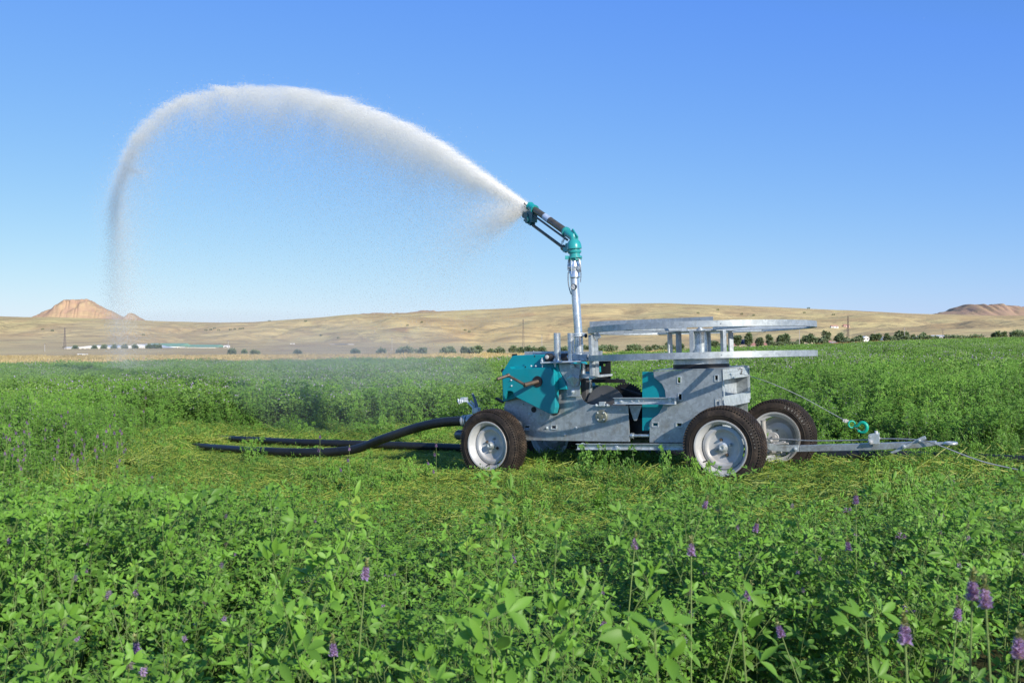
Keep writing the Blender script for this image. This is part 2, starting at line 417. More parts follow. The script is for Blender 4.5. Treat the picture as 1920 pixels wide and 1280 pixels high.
def slab(name, pts, v, t, m, parent=mach, holes=(), bevel=.0015):
    """a plate cut to an outline (photo spots on plane v), t thick away from the viewer"""
    bm = bmesh.new()
    for loop in [pts]+list(holes):
        vs = [bm.verts.new(P(x, y, v)) for x, y in loop]
        for a, b in zip(vs, vs[1:]+vs[:1]): bm.edges.new((a, b))
    bmesh.ops.triangle_fill(bm, use_beauty=True, use_dissolve=False, edges=bm.edges[:])
    r = bmesh.ops.extrude_face_region(bm, geom=bm.faces[:])
    bmesh.ops.translate(bm, vec=(0, t, 0), verts=[e for e in r['geom'] if isinstance(e, bmesh.types.BMVert)])
    return fin(name, bm, m, parent, bevel=bevel)
def rectpx(x, y, w, h): return [(x-w/2, y-h/2), (x+w/2, y-h/2), (x+w/2, y+h/2), (x-w/2, y+h/2)]
def arc(cx, cy, r, a0, a1, n=10, ry=None):
    return [(cx+r*cos(R(a0+(a1-a0)*i/n)), cy-(ry or r)*sin(R(a0+(a1-a0)*i/n))) for i in range(n+1)]
def m2(map_, pts): return [map_(*p) for p in pts]
NORM = Vector((0, -1, 0))

VP = .20
# near front plate
front_poly = m2(A, [(372, 730), (398, 640), (415, 615), (428, 622), (440, 650), (560, 690), (650, 690), (715, 600), (790, 600), (790, 640), (884, 640)]) + \
    m2(A, arc(968, 628, 84, 188, 265, 8, 78)) + m2(A, [(1200, 712), (1212, 952), (520, 942), (430, 820)])
def slothole(pt, w=6.2, h=5.0): return rectpx(pt[0], pt[1], w, h)
h_front = [slothole(A(528, 859), 8, 6.5), slothole(A(705, 855), 7, 4.5)]
fp = slab('side_plate', front_poly, VP, .006, M['galv'], holes=h_front)
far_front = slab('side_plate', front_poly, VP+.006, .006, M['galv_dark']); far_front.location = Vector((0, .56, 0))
bm = bmesh.new()   # punched slot frames and bolts
for hp, w, h in ((A(528, 859), 11, 9.5), (A(705, 855), 10, 7.5)):
    outer = rectpx(hp[0], hp[1], w, h)
    for a, b in zip(outer, outer[1:]+outer[:1]): bar(bm, P(*a, VP-.004), P(*b, VP-.004), .006, .008)
fin('slot_frame', bm, M['galv_bright'], fp, 40)
bm = bmesh.new()
for q in [(855, 860), (615, 770), (545, 770), (500, 702), (660, 860), (780, 905), (1150, 740)]: bolt(bm, P(*A(*q), VP), NORM, .009)
fin('plate_bolts', bm, M['galv_bright'], fp, 40)
# dark round opening behind the guard
bm = bmesh.new(); c = P(*A(708, 735), VP-.001); lathe(bm, [(0, 0), (.052, 0), (.052, -.004), (0, -.004)], 32, c, axis='Y')
c = P(*A(572, 738), VP-.001); lathe(bm, [(0, 0), (.024, 0), (.024, -.004), (0, -.004)], 24, c, axis='Y')
fin('belt_pulley', bm, M['dark'], fp, 40)

# rear box plate
rear_poly = m2(B, [(230, 482), (690, 470), (692, 960), (205, 956), (207, 830), (222, 800), (262, 772), (292, 720), (313, 655), (308, 610), (290, 570), (262, 545), (236, 525)])
holes = [slothole(B(403, 541), 5, 10), slothole(B(652, 529), 5, 10), slothole(B(410, 654), 4.6, 9.5), slothole(B(243, 838), 8, 4.5), slothole(B(403, 839), 8, 4.5), slothole(B(660, 690), 5, 10)]
rp = slab('side_plate', rear_poly, VP, .006, M['galv'], holes=holes)
bm = bmesh.new()
for (x, y), w, h in ((B(403, 541), 6.5, 12), (B(652, 529), 6.5, 12), (B(410, 654), 7.5, 13.5), (B(243, 838), 12, 8), (B(403, 839), 12, 8), (B(660, 690), 8, 13)):
    outer = rectpx(x, y, w, h)
    for a, b in zip(outer, outer[1:]+outer[:1]): bar(bm, P(*a, VP-.003), P(*b, VP-.003), .004, .006)
fin('slot_frame', bm, M['galv_bright'], rp, 40)
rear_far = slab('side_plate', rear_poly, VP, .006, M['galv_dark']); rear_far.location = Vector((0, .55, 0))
# box body: top, end, inner shelves
a0, a1 = P(*B(235, 482), VP), P(*B(690, 470), VP); b1 = P(*B(692, 955), VP)
bm = bmesh.new()
bx(bm, ((a0.x+a1.x)/2, VP+.28, a1.z+.004), (a1.x-a0.x+.02, .55, .006), Matrix.Rotation(0, 3, 'Y'))
fin('top_plate', bm, M['galv'], mach)
bm = bmesh.new()
zt, zb = a1.z, P(*B(692, 700), VP).z
bx(bm, (a1.x-.10, VP+.28, (zt+b1.z)/2), (.005, .54, zt-b1.z))               # recessed inner wall
fin('end_wall', bm, M['galv_bright'], mach)
bm = bmesh.new()
for f0, hh in ((.94, .03), (.80, .055), (.06, .085)):
    z = zb+(zt-zb)*f0
    bx(bm, (a1.x+.004, VP+.28, z), (.005, .54, hh)); bx(bm, (a1.x-.05, VP+.28, z-hh/2), (.10, .54, .004))
bx(bm, (a1.x+.004, VP+.552, (zt+zb)/2), (.02, .006, zt-zb)); bx(bm, (a1.x+.006, VP+.004, (zt+zb)/2), (.004, .02, zt-zb))
fin('end_flanges', bm, M['galv_bright'], mach, bevel=.001)
# teal inner guard
slab('inner_guard', m2(B, [(157, 486), (300, 486), (330, 500), (330, 870), (300, 878), (157, 878)]), VP+.03, .02, M['teal'])
slab('inner_guard', m2(B, [(159, 488), (300, 486), (300, 878), (159, 876)]), VP+.36, .02, M['teal'])
bm = bmesh.new()                                                             # black reel body behind
bx(bm, (P(*B(240, 680), VP).x, VP+.25, P(*B(240, 700), VP).z), (.26, .2, .30))
lathe(bm, [(0, 0), (.14, 0), (.14, .06), (0, .06)], 32, P(*B(300, 620), VP+.1), axis='Y')
bx(bm, (P(*A(1255, 830), VP).x, VP+.26, P(*A(1255, 880), VP).z), (.22, .3, .16))
bx(bm, (P(*A(700, 930), VP).x, VP+.28, P(*A(700, 905), VP).z), (.9, .5, .05))
fin('drive_housing', bm, M['dark'], mach, bevel=.004)
bm = bmesh.new()                                                             # connecting shaft
tube(bm, [P(*A(1215, 912), VP+.02), P(*A(1345, 912), VP+.02)], .013)
lathe(bm, [(0, 0), (.024, 0), (.024, .02), (0, .02)], 16, P(*A(1222, 912), VP+.02), axis='X')
fin('tie_shaft', bm, M['pipe'], mach, 40)
# hanging link between plates
slab('link_plate', m2(A, [(1205, 712), (1290, 712), (1262, 800), (1255, 812), (1240, 812), (1233, 800)]), VP+.02, .008, M['galv'])

# channels (upper, lower)
def channel(name, p0, p1, h, v, dv, m, bolts, parent=mach):
    bm = bmesh.new(); a, b = P(*p0, v), P(*p1, v)
    d = (b-a).normalized(); up = Vector((-d.z, 0, d.x))
    bar(bm, a+Vector((0, .004, 0)), b+Vector((0, .004, 0)), .005, h, 0) if False else None
    rot = Matrix((d, Vector((0, 1, 0)), up)).transposed()
    c = (a+b)/2; ln = (b-a).length
    bx(bm, c, (ln, .005, h), rot)
    bx(bm, c+up*(h/2-.002)+Vector((0, -dv/2, 0)), (ln, dv, .0045), rot); bx(bm, c-up*(h/2-.002)+Vector((0, -dv/2, 0)), (ln, dv, .0045), rot)
    bx(bm, b+Vector((0, -dv/2, 0)), (.005, dv, h), rot)
    o = fin(name, bm, m, parent, bevel=.001)
    bm = bmesh.new()
    for q, r in bolts: bolt(bm, P(*q, v-.003), NORM, r)
    fin('channel_bolts', bm, M['galv_bright'], o, 40); return o
channel('upper_rail', A(1110, 680), B(382, 680), .052, VP-.045, .028, M['galv_bright'],
        [(A(1155, 683), .018), (A(1226, 679), .008), (A(1272, 678), .008), (A(1305, 678), .004), (B(345, 675), .018)])
channel('lower_rail', A(862, 984), B(520, 984), .048, VP-.035, .026, M['galv_bright'],
        [(A(900, 976), .017), (A(1012, 980), .017), (A(1126, 984), .017), (B(308, 984), .012)])
bm = bmesh.new()
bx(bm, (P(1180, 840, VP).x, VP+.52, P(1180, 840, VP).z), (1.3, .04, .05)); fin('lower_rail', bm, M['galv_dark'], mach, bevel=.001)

# bearing flange
bm = bmesh.new(); c = P(*A(1026, 781), VP)
lathe(bm, [(0, -.02), (.048, -.02), (.051, -.017), (.051, 0), (0, 0)], 40, c, axis='Y')
lathe(bm, [(0, -.03), (.016, -.03), (.016, -.02)], 24, c, axis='Y')
o = fin('bearing_flange', bm, M['olive'], mach, 35)
bm = bmesh.new()
for k in range(4): t = R(45+90*k); bolt(bm, c+Vector((cos(t)*.038, -.02, sin(t)*.038)), NORM, .006, .006)
fin('flange_bolts', bm, M['galv_bright'], o, 40)
bm = bmesh.new(); c2 = P(*A(1030, 700), VP-.02)
bx(bm, c2, (.05, .03, .035)); bx(bm, c2+Vector((0, 0, -.012)), (.13, .022, .012))
for s in (-.05, .05): bolt(bm, c2+Vector((s, -.012, -.01)), NORM, .009)
fin('bearing_block', bm, M['galv_bright'], mach, bevel=.002)

# dark discs and toothed wheel in the opening
bm = bmesh.new(); c = P(*A(1052, 720), VP+.05)
lathe(bm, [(0, 0), (.175, 0), (.175, .006), (0, .006)], 64, c, axis='Y')
bx(bm, c+Vector((.005, -.004, .09)), (.07, .01, .006), Matrix.Rotation(R(20), 3, 'Y')); 
o = fin('cover_disc', bm, M['grey'], mach, 35)
for q in ((1035, 640), (1085, 660)): pass
bm = bmesh.new(); c = P(*A(1190, 700), VP+.30); n = 44
prof = []
vs0 = []; vs1 = []
for k in range(n*4):
    rr = .178 if k % 4 in (0, 1) else .165; t = 2*pi*k/(n*4)
    vs0.append(bm.verts.new(c+Vector((cos(t)*rr, 0, sin(t)*rr)))); vs1.append(bm.verts.new(c+Vector((cos(t)*rr, .01, sin(t)*rr))))
bm.faces.new(vs0); bm.faces.new(vs1)
for k in range(n*4): bm.faces.new((vs0[k], vs0[(k+1) % (n*4)], vs1[(k+1) % (n*4)], vs1[k]))
fin('sprocket', bm, M['dark'], mach)
bm = bmesh.new()
bar(bm, P(*A(955, 545), VP+.16), P(*A(1175, 548), VP+.16), .045, .03); bar(bm, P(*A(1120, 535), VP+.15), P(*A(1180, 556), VP+.15), .02, .02)
bar(bm, P(*A(1150, 600), VP+.18), P(*A(1290, 640), VP+.18), .016, .02)
fin('rocker_arm', bm, M['dark'], mach, bevel=.003)
bm = bmesh.new()
bx(bm, P(*A(915, 600), VP+.10), (.055, .06, .20)); fin('damper_case', bm, M['grey'], mach, bevel=.006)
bm = bmesh.new(); tube(bm, [P(*A(948, 540), VP+.12), P(*A(948, 625), VP+.12)], .018); tube(bm, [P(*A(900, 430), VP+.05), P(*A(900, 505), VP+.05)], .02)
fin('damper_rod', bm, M['pipe'], mach, 40)
slab('cross_bracket', m2(A, [(880, 500), (985, 504), (985, 530), (880, 530)]), VP-.01, .03, M['galv_bright'])
hole = [(x, y) for x, y in m2(A, arc(1040, 440, 9, 0, 340, 12))]
slab('rear_bracket', m2(A, [(975, 408), (1082, 408), (1082, 560), (975, 560)]), VP+.36, .012, M['dark'], holes=[hole])
bm = bmesh.new(); bx(bm, P(*A(1000, 470), VP+.30), (.05, .02, .05)); fin('valve_block', bm, M['teal'], mach, bevel=.004)
bm = bmesh.new(); lathe(bm, [(0, 0), (.03, 0), (.034, .02), (.03, .06), (0, .06)], 24, P(*A(925, 460), VP+.1)-Vector((0, 0, .03)), axis='Z')
fin('valve_body', bm, M['dark'], mach, 40)

# bracket column with kite gusset
col = slab('bracket_plate', m2(A, [(790, 432), (880, 432), (880, 652), (790, 652)]), VP-.03, .006, M['galv'])
ks_ = slab('gusset', m2(A, [(738, 432), (800, 432), (878, 470), (870, 575), (838, 588), (800, 572), (745, 480)]), VP-.045, .005, M['galv'])
bm = bmesh.new()      # folded kite
ctr = P(*A(836, 520), VP-.072); ring = [P(*A(*q), VP-.046) for q in [(784, 535), (826, 500), (874, 535), (838, 586)]]
cv = bm.verts.new(ctr); rv = [bm.verts.new(q) for q in ring]
for i in range(4): bm.faces.new((cv, rv[i], rv[(i+1) % 4]))
bm.faces.new(rv)
fin('gusset_fold', bm, M['galv_bright'], ks_)
bm = bmesh.new()
for q, r in (((828, 450), .016), ((832, 618), .014)): bolt(bm, P(*A(*q), VP-.046), NORM, r)
fin('bracket_bolts', bm, M['galv_bright'], col, 40)

# ---- teal gear guard and cabinet
def prism(name, pts, v0, v1, m, bevel=.004, parent=mach):
    return slab(name, pts, v0, v1-v0, m, parent, bevel=bevel)
cab = prism('gear_cabinet', m2(G, [(168, 460), (200, 415), (300, 250), (330, 215), (380, 208), (810, 195), (1010, 350), (1040, 480), (1110, 610), (1145, 720), (960, 722), (900, 700), (180, 905)]), VP-.05, VP+.45, M['teal'])
cab['label'] = 'dark teal sheet metal cabinet behind the guard'
grd = prism('gear_guard', m2(G, [(172, 480), (285, 378), (325, 405), (500, 400), (660, 395), (895, 395), (950, 480), (965, 780), (972, 990), (945, 1085), (878, 1085), (360, 828), (330, 760), (300, 745), (250, 745), (185, 880)]), VP-.115, VP-.05, M['teal'], .006)
bm = bmesh.new()
bar(bm, P(*G(325, 215), VP-.04), P(*G(395, 210), VP-.04), .01, .03); bar(bm, P(*G(168, 460), VP-.04), P(*G(198, 420), VP-.04), .01, .03)
for q in ((522, 382), (660, 222), (1040, 560)): lathe(bm, [(0, 0), (.007, 0), (.007, -.003), (0, -.003)], 12, P(*G(*q), VP-.118), axis='Y')
fin('edge_grommet', bm, M['dark'], grd)
bm = bmesh.new()
for q in ((610, 368), (310, 580), (315, 665), (678, 368)): bolt(bm, P(*G(*q), VP-.116), NORM, .006, .006)
fin('guard_bolts', bm, M['galv_bright'], grd, 40)
bm = bmesh.new(); bar(bm, P(*G(80, 850), VP+.05), P(*G(190, 915), VP+.03), .022, .022); fin('lever', bm, M['dark'], mach, bevel=.004)
# galvanized top of cabinet
bm = bmesh.new(); bar(bm, P(*G(515, 178), VP+.3), P(*G(1180, 168), VP+.3), .02, .03); bolt(bm, P(*G(645, 165), VP+.3), Vector((0, 0, 1)), .01)
bar(bm, P(*G(640, 182), VP+.1), P(*G(1250, 175), VP+.1), .02, .012)
fin('cabinet_rim', bm, M['galv'], mach, bevel=.002)
# crank
bm = bmesh.new()
c0 = P(*G(705, 600), VP-.116)
lathe(bm, [(0, 0), (.046, 0), (.046, -.006), (0, -.006)], 32, c0, axis='Y'); o = fin('crank_socket', bm, M['dark'], mach, 40)
bm = bmesh.new()
e1 = P(*G(520, 650), VP-.23); e2 = P(*G(262, 510), VP-.25); e3 = P(*G(98, 565), VP-.34)
tube(bm, [c0, e1], .018, 14); tube(bm, [e1+Vector((.0, -.004, 0)), e2], .0115, 12); tube(bm, [e2, e3], .013, 14)
lathe(bm, [(0, -.012), (.02, -.012), (.02, .012), (0, .012)], 16, e1, dirv=(e1-c0)); lathe(bm, [(0, -.01), (.017, -.01), (.017, .01), (0, .01)], 16, e2, dirv=(e3-e2))
fin('crank_handle', bm, M['rust'], mach, 40)

# ---- platform, tubes, mast foot
plat = slab('platform_plate', m2(A, [(615, 421), (745, 418), (890, 412), (890, 420), (745, 428), (615, 431)]), VP-.12, .30, M['galv_bright'])
bm = bmesh.new()
for q in ((628, 418), (712, 418)):
    p = P(*A(*q), VP-.09); tube(bm, [p+Vector((0, 0, .03)), p-Vector((0, 0, .045))], .006, 10)
    bolt(bm, p-Vector((0, 0, .012)), Vector((0, 0, -1)), .013); bolt(bm, p+Vector((0, 0, .006)), Vector((0, 0, 1)), .013)
fin('platform_bolts', bm, M['galv_bright'], plat, 40)
for x0, x1, yt in ((705, 748, 228), (797, 838, 228)):
    bm = bmesh.new(); xm = (x0+x1)/2
    p, q = P(*A(xm+4, 416), VP-.03), P(*A(xm, yt), VP-.03); p.y = q.y = VP-.03
    r = (P(*A(x1, 300), VP-.03).x-P(*A(x0, 300), VP-.03).x)/2*.93
    prof = tube(bm, [p, q], r, 28, False); tube(bm, [q, p], r*.88, 28, False)
    lathe(bm, [(r*.88, 0), (r, 0)], 28, q, dirv=(q-p)); lathe(bm, [(r, 0), (r*1.25, 0), (r*1.2, .006), (r, .008)], 28, p, dirv=(q-p))
    fin('guide_tube', bm, M['pipe'], mach, 40)
bm = bmesh.new(); e = P(*A(665, 388), VP-.09)
tube(bm, [P(*A(690, 388), VP-.02), P(*A(850, 386), VP-.02)], .022, 20)
o = fin('roller_shaft', bm, M['pipe'], mach, 40)
bm = bmesh.new(); lathe(bm, [(0, -.02), (.012, -.02), (.022, -.008), (.027, -.01), (.030, .0), (.030, .05), (0, .05)], 28, e, axis='Y'); bx(bm, e+Vector((0, .05, -.02)), (.085, .05, .03))
fin('roller_bearing', bm, M['dark'], o, 40)
bm = bmesh.new(); lathe(bm, [(0, -.026), (.016, -.02), (.018, -.012), (0, -.01)], 24, e, axis='Y'); fin('bearing_cap', bm, M['rim'], o, 40)
bm = bmesh.new(); tube(bm, [P(*A(762, 388), VP-.02), P(*A(800, 387), VP-.02)], .031, 20); fin('shaft_sleeve', bm, M['dark'], o, 40)
bm = bmesh.new()
bx(bm, P(*A(903, 388), VP+.02), (.13, .14, .045)); bx(bm, P(*A(870, 400), VP-.04), (.02, .03, .07)); bar(bm, P(*A(885, 368), VP+.1), P(*A(1025, 362), VP+.1), .03, .035)
fin('mast_beam', bm, M['galv'], mach, bevel=.003)

# mast
def mz(px, py, v=.32): return P(px, py, v)
b0, b1, t0, t1 = mz(*A(874, 372)), mz(*A(870, 246)), mz(1077, 522), mz(1078, 470)
mast = None
bm = bmesh.new(); tube(bm, [b0, b1], .0365, 32); lathe(bm, [(.036, 0), (.041, .004), (.041, .012), (.036, .016)], 32, b0+(b1-b0)*.45, dirv=(b1-b0))
lathe(bm, [(.036, 0), (.055, .002), (.055, .012), (.036, .014)], 32, b0, dirv=(b1-b0)); 
tube(bm, [b1, t0], .0345, 32)
mast = fin('mast_pipe', bm, M['pipe'], mach, 40)
bm = bmesh.new(); dv = (t0-b1).normalized()
lathe(bm, [(.034, -.006), (.056, -.006), (.056, .002), (.04, .004), (.04, .010), (.053, .012), (.053, .02), (.034, .022)], 32, b1, dirv=dv)
for s in (-1, 1): bx(bm, b1+Vector((.058*s, 0, .006)), (.02, .03, .028))
fin('mast_flange', bm, M['galv_bright'], mast, 40)
bm = bmesh.new(); kp = mz(*A(914, 246)); tube(bm, [kp+Vector((-.02, 0, 0)), kp+Vector((.0, 0, 0))], .008); lathe(bm, [(0, 0), (.016, 0), (.019, .006), (.016, .014), (0, .014)], 10, kp, dirv=(1, 0, 0))
fin('clamp_knob', bm, M['dark'], mast, 40)
bm = bmesh.new()      # coupling
lathe(bm, [(.034, -.005), (.042, .0), (.042, .05), (.038, .055), (.04, .075), (.04, .10), (.033, .12), (.033, .24), (.02, .25)], 32, mz(1078, 520), dirv=dv)
fin('mast_coupling', bm, M['pipe'], mast, 40)
bm = bmesh.new()
cc = mz(1078, 500)
for s in (-1, 1):
    tube(bm, [cc+Vector((.045*s, -.01, -.05)), cc+Vector((.055*s, -.012, 0)), cc+Vector((.05*s, -.01, .055)), cc+Vector((.03*s, -.012, .075))], [.009, .011, .009, .006], 10)
    lathe(bm, [(0, 0), (.012, 0), (.012, .02), (0, .02)], 12, cc+Vector((.045*s, -.03, -.02)), axis='Y')
tube(bm, [cc+Vector((-.05, -.035, -.005)), cc+Vector((.05, -.035, -.005))], .005, 8); tube(bm, [cc+Vector((-.01, -.038, .1)), cc+Vector((-.012, -.04, -.06))], .004, 8)
fin('coupling_clamps', bm, M['galv_bright'], mast, 40)
bm = bmesh.new()      # chain
ch0, ch1 = mz(1067, 500), mz(1072, 560)
nl = 26
for side, (q0, q1, sag) in enumerate(((cc+Vector((-.05, -.03, -.05)), b1+(t0-b1)*.72+Vector((-.03, -.02, 0)), .012), (cc+Vector((.055, -.02, .03)), cc+Vector((.056, -.02, -.14)), .01))):
    k = nl if side == 0 else 14
    for i in range(k):
        f = i/k; p = q0.lerp(q1, f)+Vector((-sin(f*pi)*sag*(1 if side == 0 else -1), 0, 0))
        bx(bm, p, (.0045 if i % 2 else .008, .008 if i % 2 else .0045, .011))
fin('safety_chain', bm, M['cable'], mast)
gp = mz(1081.5, 538)+Vector((0, -.045, 0))
bm = bmesh.new(); lathe(bm, [(0, .004), (.020, .004), (.021, -.014), (.024, -.016), (.0245, .004), (.02, .01), (0, .01)], 32, gp, axis='Y')
tube(bm, [gp+Vector((0, .0, 0)), gp+Vector((0, .04, 0))], .007)
gau = fin('pressure_gauge', bm, M['dark'], mach, 40)
bm = bmesh.new(); lathe(bm, [(0, -.0125), (.0205, -.0125)], 32, gp, axis='Y'); fin('gauge_face', bm, M['glassface'], gau)
bm = bmesh.new(); bx(bm, gp+Vector((-.002, -.0145, .002)), (.0018, .001, .022), Matrix.Rotation(R(-40), 3, 'Y'))
for k in range(7): t = R(-40+k*45); bx(bm, gp+Vector((cos(t)*.0165, -.0145, sin(t)*.0165)), (.004, .001, .0012), Matrix.Rotation(-t, 3, 'Y'))
fin('gauge_needle', bm, M['dark'], gau)

# ---- the gun; built in world axes along the direction of the jet, then hung on the machine
BETA = 29.1
HD = Vector((-sin(R(BETA)), cos(R(BETA)), 0)); EL = R(25.5)
GD = (HD*cos(EL)+Vector((0, 0, sin(EL)))).normalized(); GS = GD.cross(Vector((0, 0, 1))).normalized(); GU = GS.cross(GD)
top = MW @ mz(1077.5, 452)
def W(p): return MI @ p
gbm = bmesh.new(); zz = (MW.to_3x3() @ dv).normalized()
gbase = MW @ mz(1078, 482)
lathe(gbm, [(.034, -.03), (.042, -.028), (.042, -.012), (.060, -.01), (.060, .004), (.045, .008), (.045, .03), (.055, .034), (.058, .045), (.058, .052), (.044, .055), (.044, .066), (.062, .068), (.062, .080), (.060, .10), (.052, .125), (.038, .142), (0, .148)], 36, gbase, dirv=zz)
for k in range(8): t = 2*pi*k/8; bolt(gbm, gbase+Vector((cos(t)*.052, sin(t)*.052, -.011)), Vector((0, 0, -1)), .006, .008)
gun = fin('water_gun', gbm, M['teal_light'], None, 40); gun.parent = mach; gun.matrix_parent_inverse = MI.copy()
def gpart(name, bm, m, smooth=40, par=gun):
    o = fin(name, bm, m, None, smooth); o.parent = par; return o
elb = gbase+zz*.125
E0 = elb+GD*.02+Vector((0, 0, .04))
bm = bmesh.new(); tube(bm, [elb-Vector((0, 0, .03)), elb+Vector((0, 0, .012)), E0-GD*.02, E0+GD*.11], [.036, .038, .036, .033], 24)
lathe(bm, [(.033, 0), (.041, 0), (.041, .02), (.033, .022)], 28, E0+GD*.105, dirv=GD)
bar(bm, elb+Vector((.02, -.03, .045)), elb+Vector((.02, -.03, -.02)), .012, .03); bar(bm, elb-GD*.03+GU*.05, E0+GD*.03+GU*.045, .012, .03)
bx(bm, elb-GD*-.075-Vector((0, 0, .055)), (.07, .05, .035)); bar(bm, elb-Vector((0, 0, .06)), elb+HD*.1-Vector((.02, 0, .055)), .05, .04)
bx(bm, gbase+Vector((-.065, -.01, -.005)), (.035, .03, .028))
gpart('gun_elbow', bm, M['teal_light'])
BL = .72
bm = bmesh.new(); tube(bm, [E0+GD*.12, E0+GD*(BL-.02)], [.0315, .0275], 28); gpart('gun_barrel', bm, M['barrel'])
bm = bmesh.new(); q = E0+GD*.40; tube(bm, [q, q+GD*.10], [.0312, .0305], 28, False)
gpart('barrel_sticker', bm, simple('pale_blue_sticker', (.45, .55, .72), .4, 0, .3, 30))
bm = bmesh.new(); q = E0+GD*(BL-.03)
tube(bm, [q, q+GD*.03, q+GD*.10, q+GD*.105], [.034, .037, .033, .028], 28); lathe(bm, [(.03, 0), (.040, 0), (.040, .014), (.03, .016)], 28, q, dirv=GD)
lathe(bm, [(.03, 0), (.039, 0), (.039, .012), (.03, .014)], 28, q+GD*.085, dirv=GD)
for k in range(6): t = 2*pi*k/6; bolt(bm, q+GD*.10+(GS*cos(t)+GU*sin(t))*.034, GD, .005, .006)
gpart('nozzle_collar', bm, M['teal_light'])
bm = bmesh.new(); tube(bm, [E0+GD*.05-GU*.05+GS*-.01, q+GD*.06-GU*.048-GS*.01], .009, 12); gpart('control_rod', bm, M['grey'])
bm = bmesh.new(); r0 = elb+GD*.11-GU*.10; tube(bm, [r0, r0+GD*(BL-.13)], .0135, 14); lathe(bm, [(0, -.03), (.026, -.03), (.026, .03), (0, .03)], 20, r0, dirv=GD)
gpart('counterweight_rod', bm, M['barrel'])
bm = bmesh.new(); s0, s1 = elb+GD*.13-GU*.075-GS*.03, elb+GD*.10+GU*.03-GS*.03
for i in range(90):
    pass
pts = []
a_, b_, d_ = frame_of(s1-s0)
for i in range(121):
    f = i/120; t = f*2*pi*10; pts.append(s0.lerp(s1, f)+(a_*cos(t)+b_*sin(t))*(.009 if .15 < f < .6 else .003))
tube(bm, pts, .0022, 6); gpart('return_spring', bm, M['galv_bright'])
# drive head under the nozzle
hd = q+GD*.02-GU*.085
bm = bmesh.new()
rotg = Matrix((GD, GS, GU)).transposed()
bx(bm, hd+GU*.01, (.10, .055, .10), rotg @ Matrix.Rotation(R(20), 3, 'Y')); bx(bm, hd+GD*.07-GU*.005, (.09, .07, .055), rotg)
bx(bm, hd+GD*.12-GU*.0, (.05, .075, .035), rotg @ Matrix.Rotation(R(-25), 3, 'Y')); bx(bm, hd-GU*.045+GD*.02, (.12, .05, .025), rotg)
lathe(bm, [(0, -.04), (.028, -.04), (.028, .04), (0, .04)], 20, hd+GD*.02-GU*.03, dirv=GS)
for k in range(5): bolt(bm, hd+GD*(.0+.03*k)-GU*.058, -GU, .007, .01)
bar(bm, q+GD*.02-GU*.03, hd+GU*.02, .05, .02)
o = gpart('drive_head', bm, simple('dark_teal_casting', (.0, .12, .14), .4, 0, .3, 30, dirt=(.1, .2, .2), dirtamt=.3)); 
b = o.modifiers.new('bevel', 'BEVEL'); b.width = .006; b.segments = 2
bm = bmesh.new(); tube(bm, [q+GD*.09+GS*-.035-GU*.0, q+GD*.145-GS*.035+GU*.012, q+GD*.14-GS*.035-GU*.02, q+GD*.09-GS*.035-GU*.02], .004, 8); gpart('trip_lever', bm, M['rust'])
NOZ = q+GD*.10

# ---- reel rings
rc = P(1313, 640, .485); RC = Vector((rc.x, .485, 0)); RR = .885
wc = MW @ rc
zl = lambda Y, d: (CZ+(645-Y)/F*d)
def local_z(Y, d):   # height in machine axes above reel centre for a world height on the reel axis
    w = Vector((wc.x, wc.y, zl(Y, d))); return (MI @ w).z
z_low, z_up = local_z(665, 7.05), local_z(606.5, 7.05)
reel_bm = bmesh.new()
TILT = Matrix.Translation(RC+Vector((0, 0, z_low))) @ Matrix.Translation((0, 0, -.018)) @ Matrix.Rotation(R(1.0), 4, MI.to_3x3() @ Vector((0, 1, 0))) @ Matrix.Rotation(R(-1.25), 4, MI.to_3x3() @ Vector((1, 0, 0))) @ Matrix.Translation(-RC-Vector((0, 0, z_low)))
z_d0, z_d1 = local_z(671.5, 7.55)+.02, local_z(686, 7.55)+.022
lathe(reel_bm, [(0, z_d0), (.222, z_d0), (.222, z_d0-.01), (.216, z_d0-.012), (.216, z_d1+.004), (0, z_d1+.004)], 64, RC)
reel = fin('reel', reel_bm, M['galv_bright'], mach, 35); reel.matrix_local = TILT
bm = bmesh.new(); zz1 = local_z(693, 7.55)+.012; lathe(bm, [(0, z_d1+.004), (.218, z_d1+.003), (.220, z_d1-.008), (.218, zz1), (0, zz1)], 64, RC); fin('reel_bearing', bm, M['dark'], reel, 35)
def ring(zc, h, m, parent, phase):
    bm = bmesh.new(); n = 96
    lathe(bm, [(RR, -h/2), (RR, h/2), (RR-.004, h/2), (RR-.004, -h/2+.004), (RR-.045, -h/2+.004), (RR-.045, -h/2), (RR, -h/2)], n, RC+Vector((0, 0, zc)))
    for k in range(4):
        t = R(phase+90*k); c = RC+Vector((cos(t)*(RR+.0008), sin(t)*(RR+.0008), zc))
        bx(bm, c, (.0015, .0022, h*.98), Matrix.Rotation(t, 3, 'Z')); 
        bolt(bm, RC+Vector((cos(t+.03)*RR, sin(t+.03)*RR, zc)), Vector((cos(t), sin(t), 0)), .004, .004, False)
    return fin('reel_ring', bm, m, parent, 35)
ring(z_low, .045, M['galv'], reel, -60); ring(z_up, .045, M['galv'], reel, -60)
bm = bmesh.new()
for zc, off in ((z_low-.02, 0), (z_up-.024, .0)):
    for k in range(6):
        t = R(15+60*k+off); d = Vector((cos(t), sin(t), 0)); s = Vector((-d.y, d.x, 0))
        a, b = RC+d*.2+Vector((0, 0, zc)), RC+d*(RR-.01)+Vector((0, 0, zc))
        rot = Matrix((d, s, Vector((0, 0, 1)))).transposed()
        bx(bm, (a+b)/2, ((b-a).length, .045, .004), rot); bx(bm, (a+b)/2+s*.021+Vector((0, 0, .0125)), ((b-a).length, .004, .025), rot)
fin('reel_spokes', bm, M['galv'], reel, bevel=.0008)
